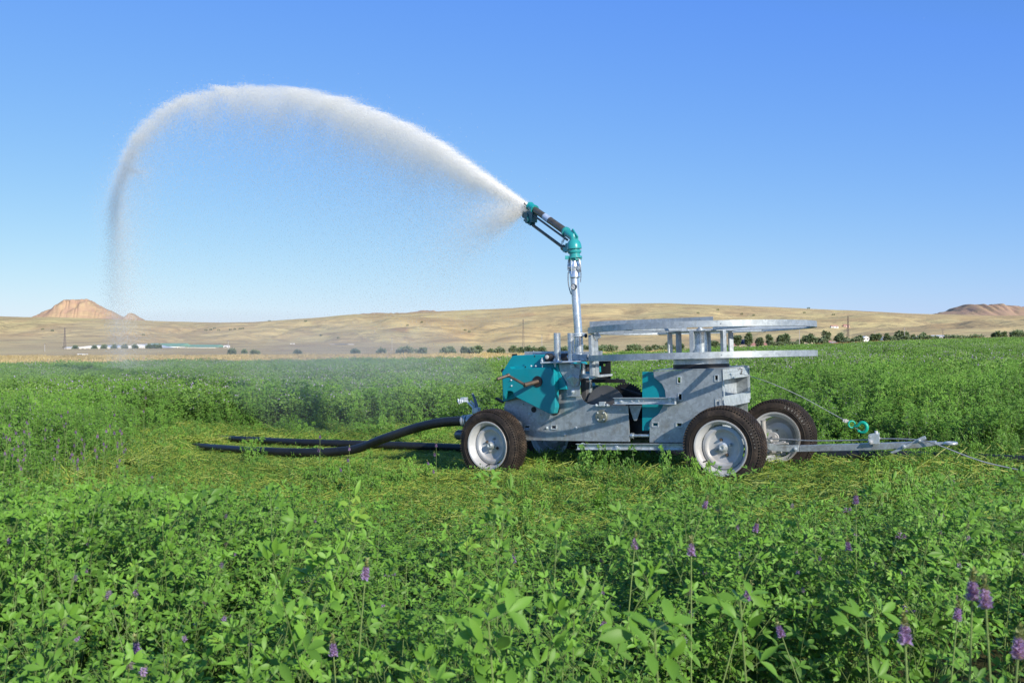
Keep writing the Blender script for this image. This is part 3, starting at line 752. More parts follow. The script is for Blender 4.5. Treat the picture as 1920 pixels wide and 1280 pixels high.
bm = bmesh.new(); lathe(bm, [(0, z_up-.026), (.30, z_up-.026), (.30, z_up-.031), (0, z_up-.031)], 6, RC); lathe(bm, [(0, z_up-.02), (.03, z_up-.02), (.03, z_up-.005), (.016, z_up-.003), (.016, z_up+.01), (0, z_up+.01)], 24, RC)
lathe(bm, [(0, z_low-.018), (.28, z_low-.018), (.28, z_low-.023), (0, z_low-.023)], 48, RC)
fin('hub_plate', bm, M['galv'], reel, 35)
bm = bmesh.new(); lathe(bm, [(.052, z_low-.02), (.052, z_up-.03)], 32, RC); lathe(bm, [(.0535, z_low-.01), (.0535, (z_low+z_up)/2+.01)], 32, RC); fin('hub_cylinder', bm, M['pipe'], reel, 35)
for k in range(6):
    t = R(37.3+60*k); bm = bmesh.new(); c = RC+Vector((cos(t)*.245, sin(t)*.245, 0))
    bx(bm, c+Vector((0, 0, (z_low+z_up)/2-.022)), (.034, .034, z_up-z_low-.01), Matrix.Rotation(t, 3, 'Z')); fin('reel_post', bm, M['galv'], reel, bevel=.002)
# straight guide strip lying on the top ring
e0, e1 = P(1105.5, 609, .0), P(1337, 600, .0)
bm = bmesh.new(); d = (e1-e0)
a = Vector((e0.x, e0.y, e0.z)); b = Vector((e1.x, e1.y, e1.z))
for off in (0,): 
    vs = []
    for p_ in (a, b):
        for dz in (-.022, .026): vs.append(p_+Vector((0, 0, dz)))
    n_ = Vector((-d.y, d.x, 0)).normalized()*.005
    V8 = [bm.verts.new(p) for p in (vs[0], vs[2], vs[3], vs[1])]+[bm.verts.new(p+n_) for p in (vs[0], vs[2], vs[3], vs[1])]
    for f in ((0, 1, 2, 3), (7, 6, 5, 4), (0, 4, 5, 1), (1, 5, 6, 2), (2, 6, 7, 3), (3, 7, 4, 0)): bm.faces.new([V8[i] for i in f])
fin('guide_strip', bm, M['galv'], mach, bevel=.001)
# guide post at the ring end
bm = bmesh.new(); 
pt, pb = P(*A(958, 240), .06), P(*A(962, 515), .06); bx(bm, (pt+pb)/2, (.030, .05, (pt-pb).length))
bar(bm, P(*A(978, 262), .07), P(*A(1010, 238), .07), .012, .05); pt2, pb2 = P(*A(987, 275), .09), P(*A(990, 520), .09); bx(bm, (pt2+pb2)/2, (.022, .045, (pt2-pb2).length))
bx(bm, P(*A(950, 388), .05), (.02, .03, .05))
fin('guide_post', bm, M['galv'], mach, bevel=.003)
slab('guide_foot', m2(A, [(940, 512), (1020, 508), (1020, 522), (940, 530)]), .1, .2, M['galv_bright'])

# ---- wheels
def tyre_bm(Ro=.305, w=.175, Ri=.192):
    bm = bmesh.new(); h = w/2
    prof = [(Ri, -h*.72), (Ri+.01, -h*.86), (Ri+.035, -h*.98), (Ri+.06, -h*1.0), (Ro-.035, -h*.96), (Ro-.016, -h*.86), (Ro-.008, -h*.74)]
    prof = prof+[(Ro-.006, -h*.5), (Ro-.006, 0), (Ro-.006, h*.5)]+[(r, -x) for r, x in reversed(prof)]
    lathe(bm, prof, 96, (0, 0, 0), 'Y')
    nb = 84
    for k in range(nb):                                  # tread blocks
        t = 2*pi*k/nb
        for row, (y, sk) in enumerate(((-h*.63, .5), (-h*.36, -.3), (-h*.12, .3), (h*.12, -.3), (h*.36, .3), (h*.63, -.5))):
            tt = t+(row % 2)*pi/nb; rr = Ro-(.006 if row in (0, 5) else .003)
            rot = Matrix.Rotation(-tt, 3, 'Y') @ Matrix.Rotation(sk*.6, 3, 'X')
            c = Vector((cos(tt)*rr, y, sin(tt)*rr))
            bx(bm, c, (.010, w*(.125 if row in (0, 5) else .095), .0145), rot)
    for k in range(nb):                                  # shoulder lugs
        t = 2*pi*k/nb
        for s in (-1, 1):
            bx(bm, Vector((cos(t)*(Ro-.017), s*h*.87, sin(t)*(Ro-.017))), (.022, .008, .009), Matrix.Rotation(-t, 3, 'Y') @ Matrix.Rotation(s*.35, 3, 'Z'))
    for rr, yy in ((Ri+.018, .965), (Ri+.05, 1.02)):      # moulded rings on the side wall
        for s in (-1, 1): lathe(bm, [(rr-.003, s*h*yy*.98), (rr, s*(h*yy+.0015)), (rr+.003, s*h*yy*.98)], 96, (0, 0, 0), 'Y')
    return bm
def rim_bm(w=.155, Ri=.197):
    bm = bmesh.new(); h = w/2
    # outer barrel seen from the outside (-Y side)
    lathe(bm, [(Ri+.006, -h-.004), (Ri+.010, -h-.008), (Ri+.008, -h-.012), (Ri-.002, -h-.010), (Ri-.008, -h+.004), (Ri-.014, -h+.014), (Ri-.020, -h+.020),
               (Ri-.027, -h+.045), (Ri-.030, -h+.062)], 72, (0, 0, 0), 'Y')
    lathe(bm, [(Ri-.030, -h+.060), (Ri-.030, h-.02), (Ri-.012, h-.012), (Ri-.004, h+.006), (Ri+.008, h+.010), (Ri+.010, h+.004), (Ri, h-.004), (Ri-.024, h-.018)], 72, (0, 0, 0), 'Y')
    # disc: dished, with four slots left open near its edge
    rings = [(Ri-.029, -h+.058), (Ri-.038, -h+.046), (Ri-.060, -h+.040), (Ri-.070, -h+.044), (Ri-.082, -h+.060), (.085, -h+.070), (.070, -h+.072), (.052, -h+.066), (.046, -h+.064), (0, -h+.064)]
    n = 96; rv = []
    for r, y in rings: rv.append([bm.verts.new((cos(2*pi*k/n)*r, y, sin(2*pi*k/n)*r)) for k in range(n)] if r > 0 else [bm.verts.new((0, y, 0))])
    for i, (a, b) in enumerate(zip(rv, rv[1:])):
        for k in range(n):
            k2 = (k+1) % n; ang = (360*k/n+20) % 90
            if i == 0 and 14 < ang < 62: continue
            if len(b) == 1: bm.faces.new((a[k], a[k2], b[0]))
            else: bm.faces.new((a[k], a[k2], b[k2], b[k]))
    return bm
def hub_bm(w=.155):
    bm = bmesh.new(); y0 = -w/2+.064
    lathe(bm, [(.036, y0), (.034, y0-.010), (.028, y0-.012), (.025, y0-.014), (.024, y0-.040), (.020, y0-.046), (.012, y0-.046), (.010, y0-.042), (0, y0-.042)], 32, (0, 0, 0), 'Y')
    return bm
def make_wheel(outward=-1):
    """outward -1: dish towards the viewer"""
    w = fin('wheel', rim_bm(), M['rim'], mach, 30)
    fin('tyre', tyre_bm(), M['tyre'], w, 35)
    fin('hub_cap', hub_bm(), M['galv_bright'], w, 35)
    for k in range(4):
        t = R(40+90*k); bm = bmesh.new(); bolt(bm, Vector((cos(t)*.058, -.155/2+.067, sin(t)*.058)), NORM, .010, .016); fin('lug_nut', bm, M['rust'] if k % 2 else M['galv'], w, 40)
    bm = bmesh.new(); t = R(238); c = Vector((cos(t)*.165, -.155/2+.022, sin(t)*.165)); tube(bm, [c+Vector((0, .03, 0)), c, c+Vector((-.01, -.012, -.008))], .005, 8)
    fin('valve_stem', bm, M['dark'], w, 40)
    return w
def copy_tree(o, parent):
    c = o.copy(); COL.objects.link(c); c.parent = parent; c.matrix_parent_inverse = Matrix()
    for ch in list(o.children): copy_tree(ch, c)
    return c
w1 = make_wheel()
cR = P(1351, 840, .01); cL = P(914.7, 835.4, .01); cFR = P(1457, 820, .98); 
bm = bmesh.new()
for txt, ang0 in (("185x14 RL", 52),):
    pass
w2 = copy_tree(w1, mach); w3 = copy_tree(w1, mach); w4 = copy_tree(w1, mach)
w1.location = (cR.x, .09, cR.z); w1.rotation_euler = (0, R(20), 0)
w2.location = (cL.x, .09, cL.z); w2.rotation_euler = (0, R(-25), R(-3))
w3.location = (cFR.x-.02, 1.06, cFR.z); w3.rotation_euler = (0, R(50), pi+R(2))
cFL = P(1028, 826, 1.0); w4.location = (cL.x+.03, 1.06, cL.z-.01); w4.rotation_euler = (0, R(10), pi)
# size marking on the far wheel's inner side wall and the near one
def lettering(txt, wheel, r, a0, step, ysign, size, flip):
    cu = bpy.data.curves.new('lettering', 'FONT'); cu.body = 'X'
    me_all = bmesh.new()
    for i, ch in enumerate(txt):
        if ch == ' ': continue
        c = bpy.data.curves.new('ch', 'FONT'); c.body = ch; c.size = size; c.align_x = 'CENTER'; c.align_y = 'CENTER'; c.extrude = .0006
        o = bpy.data.objects.new('ch', c); me = bpy.data.meshes.new_from_object(o)
        t = R(a0-step*i)
        # letter frame: reading direction is clockwise seen from outside
        rad = Vector((cos(t), 0, sin(t))); tan = Vector((sin(t), 0, -cos(t))) 
        if flip: tan = -tan; rad = rad
        nrm = Vector((0, ysign, 0))
        mt = Matrix((tan, rad, nrm)).transposed().to_4x4(); mt.translation = rad*r+nrm*(.175/2+.0012)
        me.transform(mt); me_all.from_mesh(me); bpy.data.meshes.remove(me); bpy.data.objects.remove(o)
    o = fin('size_lettering', me_all, M['letter'], wheel); return o
M['letter'] = simple('pale_moulded_letters', (.42, .40, .36), .7, 0, .3, 60)
# far wheel: visible from the machine's inner side, its local +Y faces the viewer after the half turn
lettering('185x14RL', w3, .262, 205, 6.2, 1, .026, True)
lettering('185x14', w1, .262, 50, 5.5, -1, .018, False)

# axles, spindle and steering parts
bm = bmesh.new()
bar(bm, (cR.x-.02, .16, cR.z), (cR.x-.02, .98, cR.z), .05, .05); bar(bm, (cL.x, .16, cL.z), (cL.x, .98, cL.z), .05, .05)
fin('axle', bm, M['galv'], mach, bevel=.004)
bm = bmesh.new()
s0, s1 = P(1434, 826, .86), P(1431, 789, .86); tube(bm, [s0, s1], .019, 20); lathe(bm, [(0, 0), (.024, 0), (.024, .006), (0, .006)], 20, s1, dirv=(0, 0, 1))
bx(bm, P(1436, 838, .85), (.07, .05, .05)); tube(bm, [P(1436, 849, .82), P(1465, 845, .82)], [.022, .018], 16)
lathe(bm, [(0, -.01), (.045, -.01), (.048, .0), (.03, .02), (0, .03)], 28, Vector((cFR.x-.02, .95, cFR.z)), axis='Y')
lathe(bm, [(0, -.03), (.015, -.03), (.015, 0), (0, 0)], 16, Vector((cFR.x-.0, .93, cFR.z+.01)), axis='Y')
for q in ((1446, 826), (1452, 832), (1468, 830), (1467, 842), (1447, 845)): bolt(bm, P(*q, .80), NORM, .012, .014)
bar(bm, P(1440, 830, .82), P(1472, 829, .78), .02, .016); tube(bm, [P(1434, 834, .8), P(1478, 831, .76)], .008, 10)
fin('steering_knuckle', bm, M['rim'], mach, 40, bevel=.001)
# tow bar
Z = lambda x, y: (1360+x/3.43, 720+y/3.43)
VT = .52
tb = slab('tow_bar', m2(Z, [(475, 394), (700, 388), (960, 380), (1350, 366), (1358, 392), (1250, 410), (1080, 418), (960, 424), (475, 434)]), VT-.02, .045, M['galv'], bevel=.003)
slab('tow_clevis', m2(Z, [(262, 378), (330, 392), (470, 392), (470, 434), (390, 434), (300, 428), (262, 412)]), VT-.028, .008, M['galv_bright'], tb)
slab('tow_clevis', m2(Z, [(340, 395), (470, 392), (470, 434), (340, 432)]), VT+.03, .008, M['galv'], tb)
bm = bmesh.new(); bolt(bm, P(*Z(450, 416), VT-.03), NORM, .012); bolt(bm, P(*Z(1148, 400), VT-.05), NORM, .012); bolt(bm, P(*Z(1248, 362), VT-.05), NORM, .009); fin('tow_bolts', bm, M['galv_bright'], tb, 40)
bm = bmesh.new(); e0, e1 = P(*Z(1352, 380), VT), P(*Z(1440, 380), VT); bar(bm, e0, e1, .03, .014)
c = P(*Z(1450, 380), VT); pts = [c+Vector((cos(t)*.036, sin(t)*.036, 0)) for t in [2*pi*k/28 for k in range(29)]]; tube(bm, pts, .011, 10, False)
fin('tow_eye', bm, M['galv_bright'], tb, 40)
slab('tow_strut', m2(Z, [(1060, 438), (1075, 445), (1090, 442), (1292, 352), (1282, 332), (1262, 338), (1190, 375)]), VT-.045, .012, M['galv_bright'], tb)
slab('cable_bracket', m2(Z, [(918, 326), (960, 318), (990, 322), (990, 384), (925, 386), (918, 372)]), VT-.05, .008, M['galv_bright'], tb)
slab('cable_bracket', m2(Z, [(925, 320), (990, 310), (990, 384), (928, 386)]), VT+.02, .008, M['galv_bright'], tb)
bm = bmesh.new(); bolt(bm, P(*Z(934, 370), VT-.05), NORM, .014); lathe(bm, [(0, -.003), (.007, -.003), (.007, 0), (0, 0)], 14, P(*Z(932, 339), VT-.05), axis='Y')
pp = P(*Z(972, 345), VT-.02); tube(bm, [pp+Vector((0, 0, -.03)), pp+Vector((0, 0, .05))], .012, 12)
tube(bm, [P(*Z(990, 345), VT-.04), P(*Z(990, 345), VT+.03)], .008, 10)
fin('guide_roller', bm, M['rim'], tb, 40)
# water inlet behind the near left wheel
VI = .42
bm = bmesh.new(); i0 = P(868, 789, VI); i1 = P(900, 787, VI)
lathe(bm, [(.044, 0), (.052, .002), (.052, .022), (.046, .024), (.046, .032), (.053, .034), (.053, .052), (.045, .054), (.045, .066), (.055, .068), (.058, .10), (.05, .14), (.05, .25)], 32, i0, dirv=(i1-i0))
inlet = fin('inlet_coupling', bm, M['galv'], mach, 40)
bm = bmesh.new(); lathe(bm, [(0, -.025), (.03, -.018), (.042, 0), (.046, .01), (.046, .05), (.05, .055), (.05, .2), (0, .2)], 28, P(858, 815, VI), dirv=(1, 0, 0)); fin('inlet_cap', bm, simple('dull_blue_cap', (.10, .13, .17), .4, .5, .2, 10), mach, 40)
bm = bmesh.new(); cz = lambda x, y: (840+x/6.4, 720+y/6.4)
k0, k1, k2 = P(*cz(335, 310), VI-.05), P(*cz(225, 205), VI-.05), P(*cz(195, 185), VI-.05)
tube(bm, [k0, k1], .011, 10); tube(bm, [k0+Vector((.02, .02, 0)), k1+Vector((.02, .03, 0))], .009, 10); bx(bm, k2, (.045, .06, .04)); tube(bm, [k2, P(*cz(125, 215), VI-.05)], .018, 12)
for i in range(3): tube(bm, [P(*cz(120+22*i, 175+6*i), VI-.09), P(*cz(135+20*i, 240-8*i), VI-.09)], .006, 8)
bx(bm, P(*cz(340, 315), VI-.05), (.06, .05, .05))
fin('valve_lever', bm, M['galv_bright'], mach, 40, bevel=.001)
bm = bmesh.new(); tube(bm, [P(*cz(350, 290), VI-.02), P(*cz(325, 190), VI-.03), P(*cz(290, 110), VI-.04)], [.016, .013, .010], 10); fin('valve_handle', bm, simple('faded_blue_handle', (.12, .17, .25), .5, .2, .2, 10), mach, 40)

# ---- loose things on the machine
def w_(X, Y, v): return MW @ P(X, Y, v)
def catm(pts, n=10):
    pts = [Vector(p) for p in pts]; o = []
    for i in range(len(pts)-1):
        p0, p1, p2, p3 = pts[max(i-1, 0)], pts[i], pts[i+1], pts[min(i+2, len(pts)-1)]
        for k in range(n):
            t = k/n; o.append(.5*((2*p1)+(p2-p0)*t+(2*p0-5*p1+4*p2-p3)*t*t+(3*p1-3*p2+p3-p0)*t**3))
    return o+[pts[-1]]
hookw = [w_(*Z(x, y), VT-.01) for x, y in ((800, 250), (840, 270), (905, 275))]
bm = bmesh.new()
def hk(x, y): return w_(*Z(x, y), VT-.01)
c = hk(813, 258); pts = [c+Vector((cos(t)*.024, 0, sin(t)*.024)) for t in [2*pi*k/20 for k in range(21)]]; tube(bm, pts, .006, 10, False)
pts = catm([hk(832, 272), hk(850, 268), hk(868, 250), hk(888, 248), hk(906, 262), hk(910, 285), hk(898, 305), hk(876, 310), hk(856, 300), hk(850, 306)], 6)
nn = len(pts); tube(bm, pts, [.006+.008*sin(pi*min(1, i/nn*1.15))**1 if i < nn*.85 else .010*(1-(i/nn-.85)/.15)+.003 for i in range(nn)], 12)
hook = fin('cable_hook', bm, M['hookpaint'], None, 40); tag(hook, 'small green painted steel hook on the cable above the tow bar', 'hook')
bm = bmesh.new(); bar(bm, hk(835, 280), hk(872, 300), .006, .004); fin('safety_latch', bm, M['cable'], hook)
hc = [w_(*D5(1110, 640), .40), w_(1440, 716, .42), w_(1500, 742, .47), w_(1548, 768, .5), hk(792, 246)]
bm = bmesh.new(); tube(bm, catm(hc, 8), .0026, 8)
for f in (.90, .94): 
    p = Vector(hc[-1]).lerp(Vector(hc[-2]), (1-f)*1.6); bx(bm, p, (.03, .014, .02))
p0 = w_(*D5(1085, 600), .30); p1 = w_(*D5(1115, 650), .33); tube(bm, catm([p0, p0+Vector((.03, 0, .01)), p1+Vector((0, -.01, .01)), hc[0]], 6), .007, 8)
tag(fin('hook_cable', bm, M['cable'], None, 40), 'thin steel cable slanting from the rear of the machine down to the green hook', 'cable')
bm = bmesh.new()
tc = [w_(1400, 822, VT), w_(1470, 823, VT), w_(*Z(560, 363), VT), w_(*Z(910, 358), VT), w_(*Z(1000, 350), VT-.01), w_(*Z(1250, 358), VT-.03), w_(*Z(1380, 395), VT-.05)]
q = Vector((3.95, 7.15, .05)); tc += [tc[-1].lerp(w_(1917, 882, VT), .5)-Vector((0, 0, .02)), w_(1917, 882, VT), w_(1990, 900, VT)]
tube(bm, catm(tc, 6), .0045, 8); tag(fin('tow_cable', bm, M['cable'], None, 40), 'taut steel cable running along the tow bar and down into the crop', 'cable')

def on_ground(X, Y, lift=.045):
    lift += .055
    dirx = (X-960)/F; dz = (645-Y)/F; t = 3.0
    for i in range(200):
        t = min(t, 400)
        z = CZ+dz*t; g = tz(dirx*t, t)+lift
        t += (z-g)/max(.02, abs(dz))*.6 if dz < 0 else 1
    return Vector((dirx*t, t, tz(dirx*t, t)+lift))
hp = [on_ground(262, 826, -.22), on_ground(300, 829, -.06), on_ground(358, 836, -.012), on_ground(430, 842, .03), on_ground(500, 846, .05), on_ground(580, 848, .055)]
hp += [w_(660, 836, VI-.2)*.5+on_ground(650, 838, .1)*.5]
e = w_(868, 789, VI); hp = hp[:6]+[on_ground(660, 843, .09)]
last = hp[-1]
for X, Y, f in ((720, 822, .3), (780, 802, .58), (825, 792, .8)):
    p = last.lerp(e, f); hp.append(Vector((((X-960)/F)*p.y, p.y, CZ+(645-Y)/F*p.y)))
hp += [e, e+(e-hp[-1])*.25]
bm = bmesh.new(); tube(bm, catm(hp, 10), .044, 24)
tag(fin('supply_hose', bm, M['black'], None, 40), 'thick black hose rising from the cut grass to the coupling behind the left wheel', 'hose')
hp2 = [on_ground(300, 816, -.22), on_ground(350, 819, -.10), on_ground(395, 821, -.005), on_ground(480, 825, .03), on_ground(560, 829, .05), on_ground(700, 833, .05), on_ground(860, 839, .05)]
bm = bmesh.new(); tube(bm, catm(hp2+[on_ground(1100, 848, .05), on_ground(1300, 852, .05), on_ground(1560, 853, .05), on_ground(1740, 856, .05), on_ground(2000, 868, .04)], 8), .040, 20)
tag(fin('drag_hose', bm, M['black'], None, 40), 'long black hose lying flat on the ground behind the rising hose and under the machine', 'hose')

# ------------------------------------------------------------------ vegetation pieces
class Leaves:
    """collects faces with a material slot and a random tone, then links them as one mesh"""
    def __init__(s): s.v = []; s.f = []; s.m = []; s.t = []
    def add(s, vs, fs, m, t):
        o = len(s.v); s.v += [tuple(v) for v in vs]; s.f += [tuple(o+i for i in f) for f in fs]; s.m += [m]*len(fs); s.t += [t]*len(vs)
    def mesh(s, name, mats, smooth=False):
        me = bpy.data.meshes.new(name); me.from_pydata(s.v, [], s.f)
        for m in mats: me.materials.append(m)
        me.polygons.foreach_set('material_index', s.m)
        a = me.attributes.new('var', 'FLOAT', 'POINT'); a.data.foreach_set('value', s.t)
        if smooth: me.shade_smooth()
        me.update(); return me
SUNUP = Vector((.30, -.50, .62)).normalized()     # leaves turn towards the sun
def rv(a=1): return Vector((random.uniform(-a, a), random.uniform(-a, a), random.uniform(-a, a)))
def leaflet(Lv, p, d, up, ln, wd, tone, mi=0, seg=4, fold=.35, droop=.25):
    d = d.normalized(); s = d.cross(up)
    if s.length < 1e-4: s = Vector((1, 0, 0))
    s.normalize(); n = s.cross(d)
    W = {4: (.12, .72, 1.0, .78, .06), 3: (.15, .9, .85, .08), 2: (.1, 1.0, .1)}[seg]
    vs = []; fs = []
    for i, w in enumerate(W):
        f = i/seg; c = p+d*ln*f-n*(droop*ln*f*f); hw = wd*.5*w
        vs += [c-s*hw+n*hw*fold, c, c+s*hw+n*hw*fold]
        if i: o = (i-1)*3; fs += [(o, o+1, o+4, o+3), (o+1, o+2, o+5, o+4)]
    Lv.add(vs, fs, mi, tone)
def stick(Lv, p, q, r0, r1, tone, mi=1, n=3):
    a, b, d = frame_of(q-p); vs = []
    for c, r in ((p, r0), (q, r1)): vs += [c+(a*cos(2*pi*k/n)+b*sin(2*pi*k/n))*r for k in range(n)]
    Lv.add(vs, [(k, (k+1) % n, n+(k+1) % n, n+k) for k in range(n)], mi, tone)
def trifoliate(Lv, p, d, size, tone, seg, r=.0005):
    up = SUNUP; pet = p+d*size*random.uniform(.5, 1.0)
    stick(Lv, p, pet, r*1.2, r, .6, 1, 3) if seg > 2 else None
    s = d.cross(up); s = s.normalized() if s.length > .01 else Vector((1, 0, 0))
    for k in (-1, 0, 1):
        dd = (d*(1.0 if k == 0 else .45)+s*k*.8+rv(.18)+Vector((0, 0, random.uniform(-.25, .35)))).normalized()
        leaflet(Lv, pet, dd, (up+rv(.5)).normalized(), size*random.uniform(.8, 1.15), size*random.uniform(.34, .48), tone+random.uniform(-.1, .1), 0, seg, random.uniform(.15, .5), random.uniform(.05, .4))
def raceme(Lv, p, d, h, seg, pale=False, mi=2):
    h *= .78
    n = 22 if seg > 3 else (10 if seg == 3 else 9)
    stick(Lv, p, p+d*h, .0009, .0006, .5, 1)
    a, b, _ = frame_of(d)
    for i in range(n):
        f = i/n; t = i*2.4; c = p+d*h*(.15+.85*f); o = (a*cos(t)+b*sin(t)+d*.5).normalized(); r = h*.36*(1-.45*f)
        col = mi if f < .8 else 4
        leaflet(Lv, c, o, d, r*1.15, r*.75, random.random(), col, 2, .6, .3)
        if seg > 3: leaflet(Lv, c, (o+rv(.5)).normalized(), -d, r*.8, r*.5, random.random(), col, 2, .6, -.3)
def stem_plant(Lv, base, h, seg, flower=0, leaf=.026, nodes=13, lean=.12, dens=1.0):
    ln = Vector((random.uniform(-lean, lean), random.uniform(-lean, lean), 0)); pts = []
    bend = rv(.05)
    for i in range(nodes+1):
        f = i/nodes; pts.append(base+Vector((0, 0, h*f))+ln*h*f*f*2+bend*h*sin(f*pi)*.6)
    tone0 = random.uniform(-.15, .15)
    for i in range(nodes):
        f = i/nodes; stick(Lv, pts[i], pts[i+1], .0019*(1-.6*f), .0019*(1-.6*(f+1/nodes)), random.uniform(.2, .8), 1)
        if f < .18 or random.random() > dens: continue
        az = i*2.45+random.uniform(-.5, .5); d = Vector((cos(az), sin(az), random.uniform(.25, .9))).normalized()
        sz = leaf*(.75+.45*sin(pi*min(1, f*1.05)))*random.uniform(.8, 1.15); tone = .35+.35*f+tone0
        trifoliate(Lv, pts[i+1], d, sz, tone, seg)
        if random.random() < .55*dens and f > .3:     # side shoot
            e = pts[i+1]+Vector((cos(az+.6), sin(az+.6), 1.3)).normalized()*h*random.uniform(.07, .16)
            stick(Lv, pts[i+1], e, .0010, .0006, .5, 1)
            for k in range(3):
                a2 = random.uniform(0, 6.28); trifoliate(Lv, e-Vector((0, 0, .012*k)), Vector((cos(a2), sin(a2), .8)).normalized(), sz*.7, tone+.1, seg)
            if flower and random.random() < flower*.45: raceme(Lv, e, Vector((cos(az)*.3, sin(az)*.3, 1)).normalized(), .024, seg, mi=2 if random.random() < .8 else 3)
    tip = pts[-1]
    for k in range(4):
        a2 = k*1.6; trifoliate(Lv, tip, Vector((cos(a2), sin(a2), 1.6)).normalized(), leaf*.75, .85+tone0, seg)
    if flower and random.random() < flower: raceme(Lv, tip, (Vector((0, 0, 1))+rv(.2)).normalized(), .032, seg, mi=2 if random.random() < .8 else 3)
LEAFM = [M['leaf'], M['stem'], M['bloom'], M['bloom_pale'], M['bud']]
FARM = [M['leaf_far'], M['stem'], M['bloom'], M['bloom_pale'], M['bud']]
def coll(name, meshes):
    c = bpy.data.collections.new(name)
    for i, me in enumerate(meshes):
        o = bpy.data.objects.new('%s_%02d' % (name, i), me); c.objects.link(o)
    return c
def near_stem(fl, h=.6, leaf=.028):
    leaf *= random.uniform(.75, 1.2); h *= random.uniform(.88, 1.08)
    Lv = Leaves(); stem_plant(Lv, Vector(), h, 4, fl, leaf*.92, 17); return Lv.mesh('alfalfa_stem', LEAFM, True)
def clump(k, fl, h=.5, seg=2, leaf=.028, spread=.14, mats=LEAFM, nodes=13):
    Lv = Leaves()
    for i in range(k):
        a = random.uniform(0, 6.28); r = spread*math.sqrt(random.random())
        stem_plant(Lv, Vector((cos(a)*r, sin(a)*r, 0)), h*random.uniform(.7, 1.12), seg, fl, leaf, nodes)
    return Lv.mesh('alfalfa_clump', mats)
def patch(n, size, h, leaf, fl, mats=FARM, bumps=14):
    Lv = Leaves(); cs = [(random.uniform(-.5, .5)*size, random.uniform(-.5, .5)*size, random.uniform(.6, 1.1)) for _ in range(bumps)]
    for i in range(n):
        cx_, cy_, ch = random.choice(cs); a = random.uniform(0, 6.28); r = abs(random.gauss(0, size*.16))
        x, y = cx_+cos(a)*r, cy_+sin(a)*r; top = h*ch*(1-.5*(r/(size*.4))**2); z = max(.05, top*(1-abs(random.gauss(0, .22))))
        d = Vector((cos(a+random.uniform(-1.5, 1.5)), sin(a+random.uniform(-1.5, 1.5)), random.uniform(-.2, 1.1))).normalized()
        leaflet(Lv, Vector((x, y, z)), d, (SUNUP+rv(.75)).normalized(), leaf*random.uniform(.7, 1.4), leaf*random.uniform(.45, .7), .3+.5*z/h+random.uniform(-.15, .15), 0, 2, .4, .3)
    for i in range(int(n*fl)):
        cx_, cy_, ch = random.choice(cs); r = size*.15
        p = Vector((cx_+random.gauss(0, r), cy_+random.gauss(0, r), h*ch*random.uniform(.85, 1.1)))
        leaflet(Lv, p, (Vector((0, 0, 1))+rv(.6)).normalized(), rv(1).normalized(), leaf*.7, leaf*.5, random.random(), 3 if random.random() < .6 else 2, 2, .5, 0)
        stick(Lv, p-Vector((0, 0, h*.35)), p, .002, .001, .9, 1)
    return Lv.mesh('alfalfa_patch', mats)

def scatter(name, pts, rot, scl, idx, collection, m=None):
    """one object whose points carry copies of the pieces in a collection"""
    me = bpy.data.meshes.new(name); me.from_pydata(np.asarray(pts).tolist(), [], [])
    n = len(pts)
    a = me.attributes.new('rot', 'FLOAT_VECTOR', 'POINT'); a.data.foreach_set('vector', np.asarray(rot, np.float32).ravel())
    a = me.attributes.new('scl', 'FLOAT_VECTOR', 'POINT'); a.data.foreach_set('vector', np.asarray(scl, np.float32).ravel())
    a = me.attributes.new('idx', 'INT', 'POINT'); a.data.foreach_set('value', np.asarray(idx, np.int32))
    o = bpy.data.objects.new(name, me); COL.objects.link(o)
    ng = bpy.data.node_groups.new(name, 'GeometryNodeTree')
    ng.interface.new_socket('Geometry', in_out='INPUT', socket_type='NodeSocketGeometry'); ng.interface.new_socket('Geometry', in_out='OUTPUT', socket_type='NodeSocketGeometry')
    gi = ng.nodes.new('NodeGroupInput'); go = ng.nodes.new('NodeGroupOutput')
    ci = ng.nodes.new('GeometryNodeCollectionInfo'); ci.inputs['Collection'].default_value = collection; ci.inputs['Separate Children'].default_value = True; ci.inputs['Reset Children'].default_value = True
    ip = ng.nodes.new('GeometryNodeInstanceOnPoints'); ip.inputs['Pick Instance'].default_value = True
    def at(nm, ty):
        x = ng.nodes.new('GeometryNodeInputNamedAttribute'); x.data_type = ty; x.inputs[0].default_value = nm; return x.outputs[0]
    er = ng.nodes.new('FunctionNodeEulerToRotation')
    ng.links.new(gi.outputs[0], ip.inputs['Points']); ng.links.new(ci.outputs[0], ip.inputs['Instance'])
    ng.links.new(at('idx', 'INT'), ip.inputs['Instance Index']); ng.links.new(at('rot', 'FLOAT_VECTOR'), er.inputs[0]); ng.links.new(er.outputs[0], ip.inputs['Rotation'])
    ng.links.new(at('scl', 'FLOAT_VECTOR'), ip.inputs['Scale']); ng.links.new(ip.outputs[0], go.inputs[0])
    md = o.modifiers.new('scatter', 'NODES'); md.node_group = ng
    return o

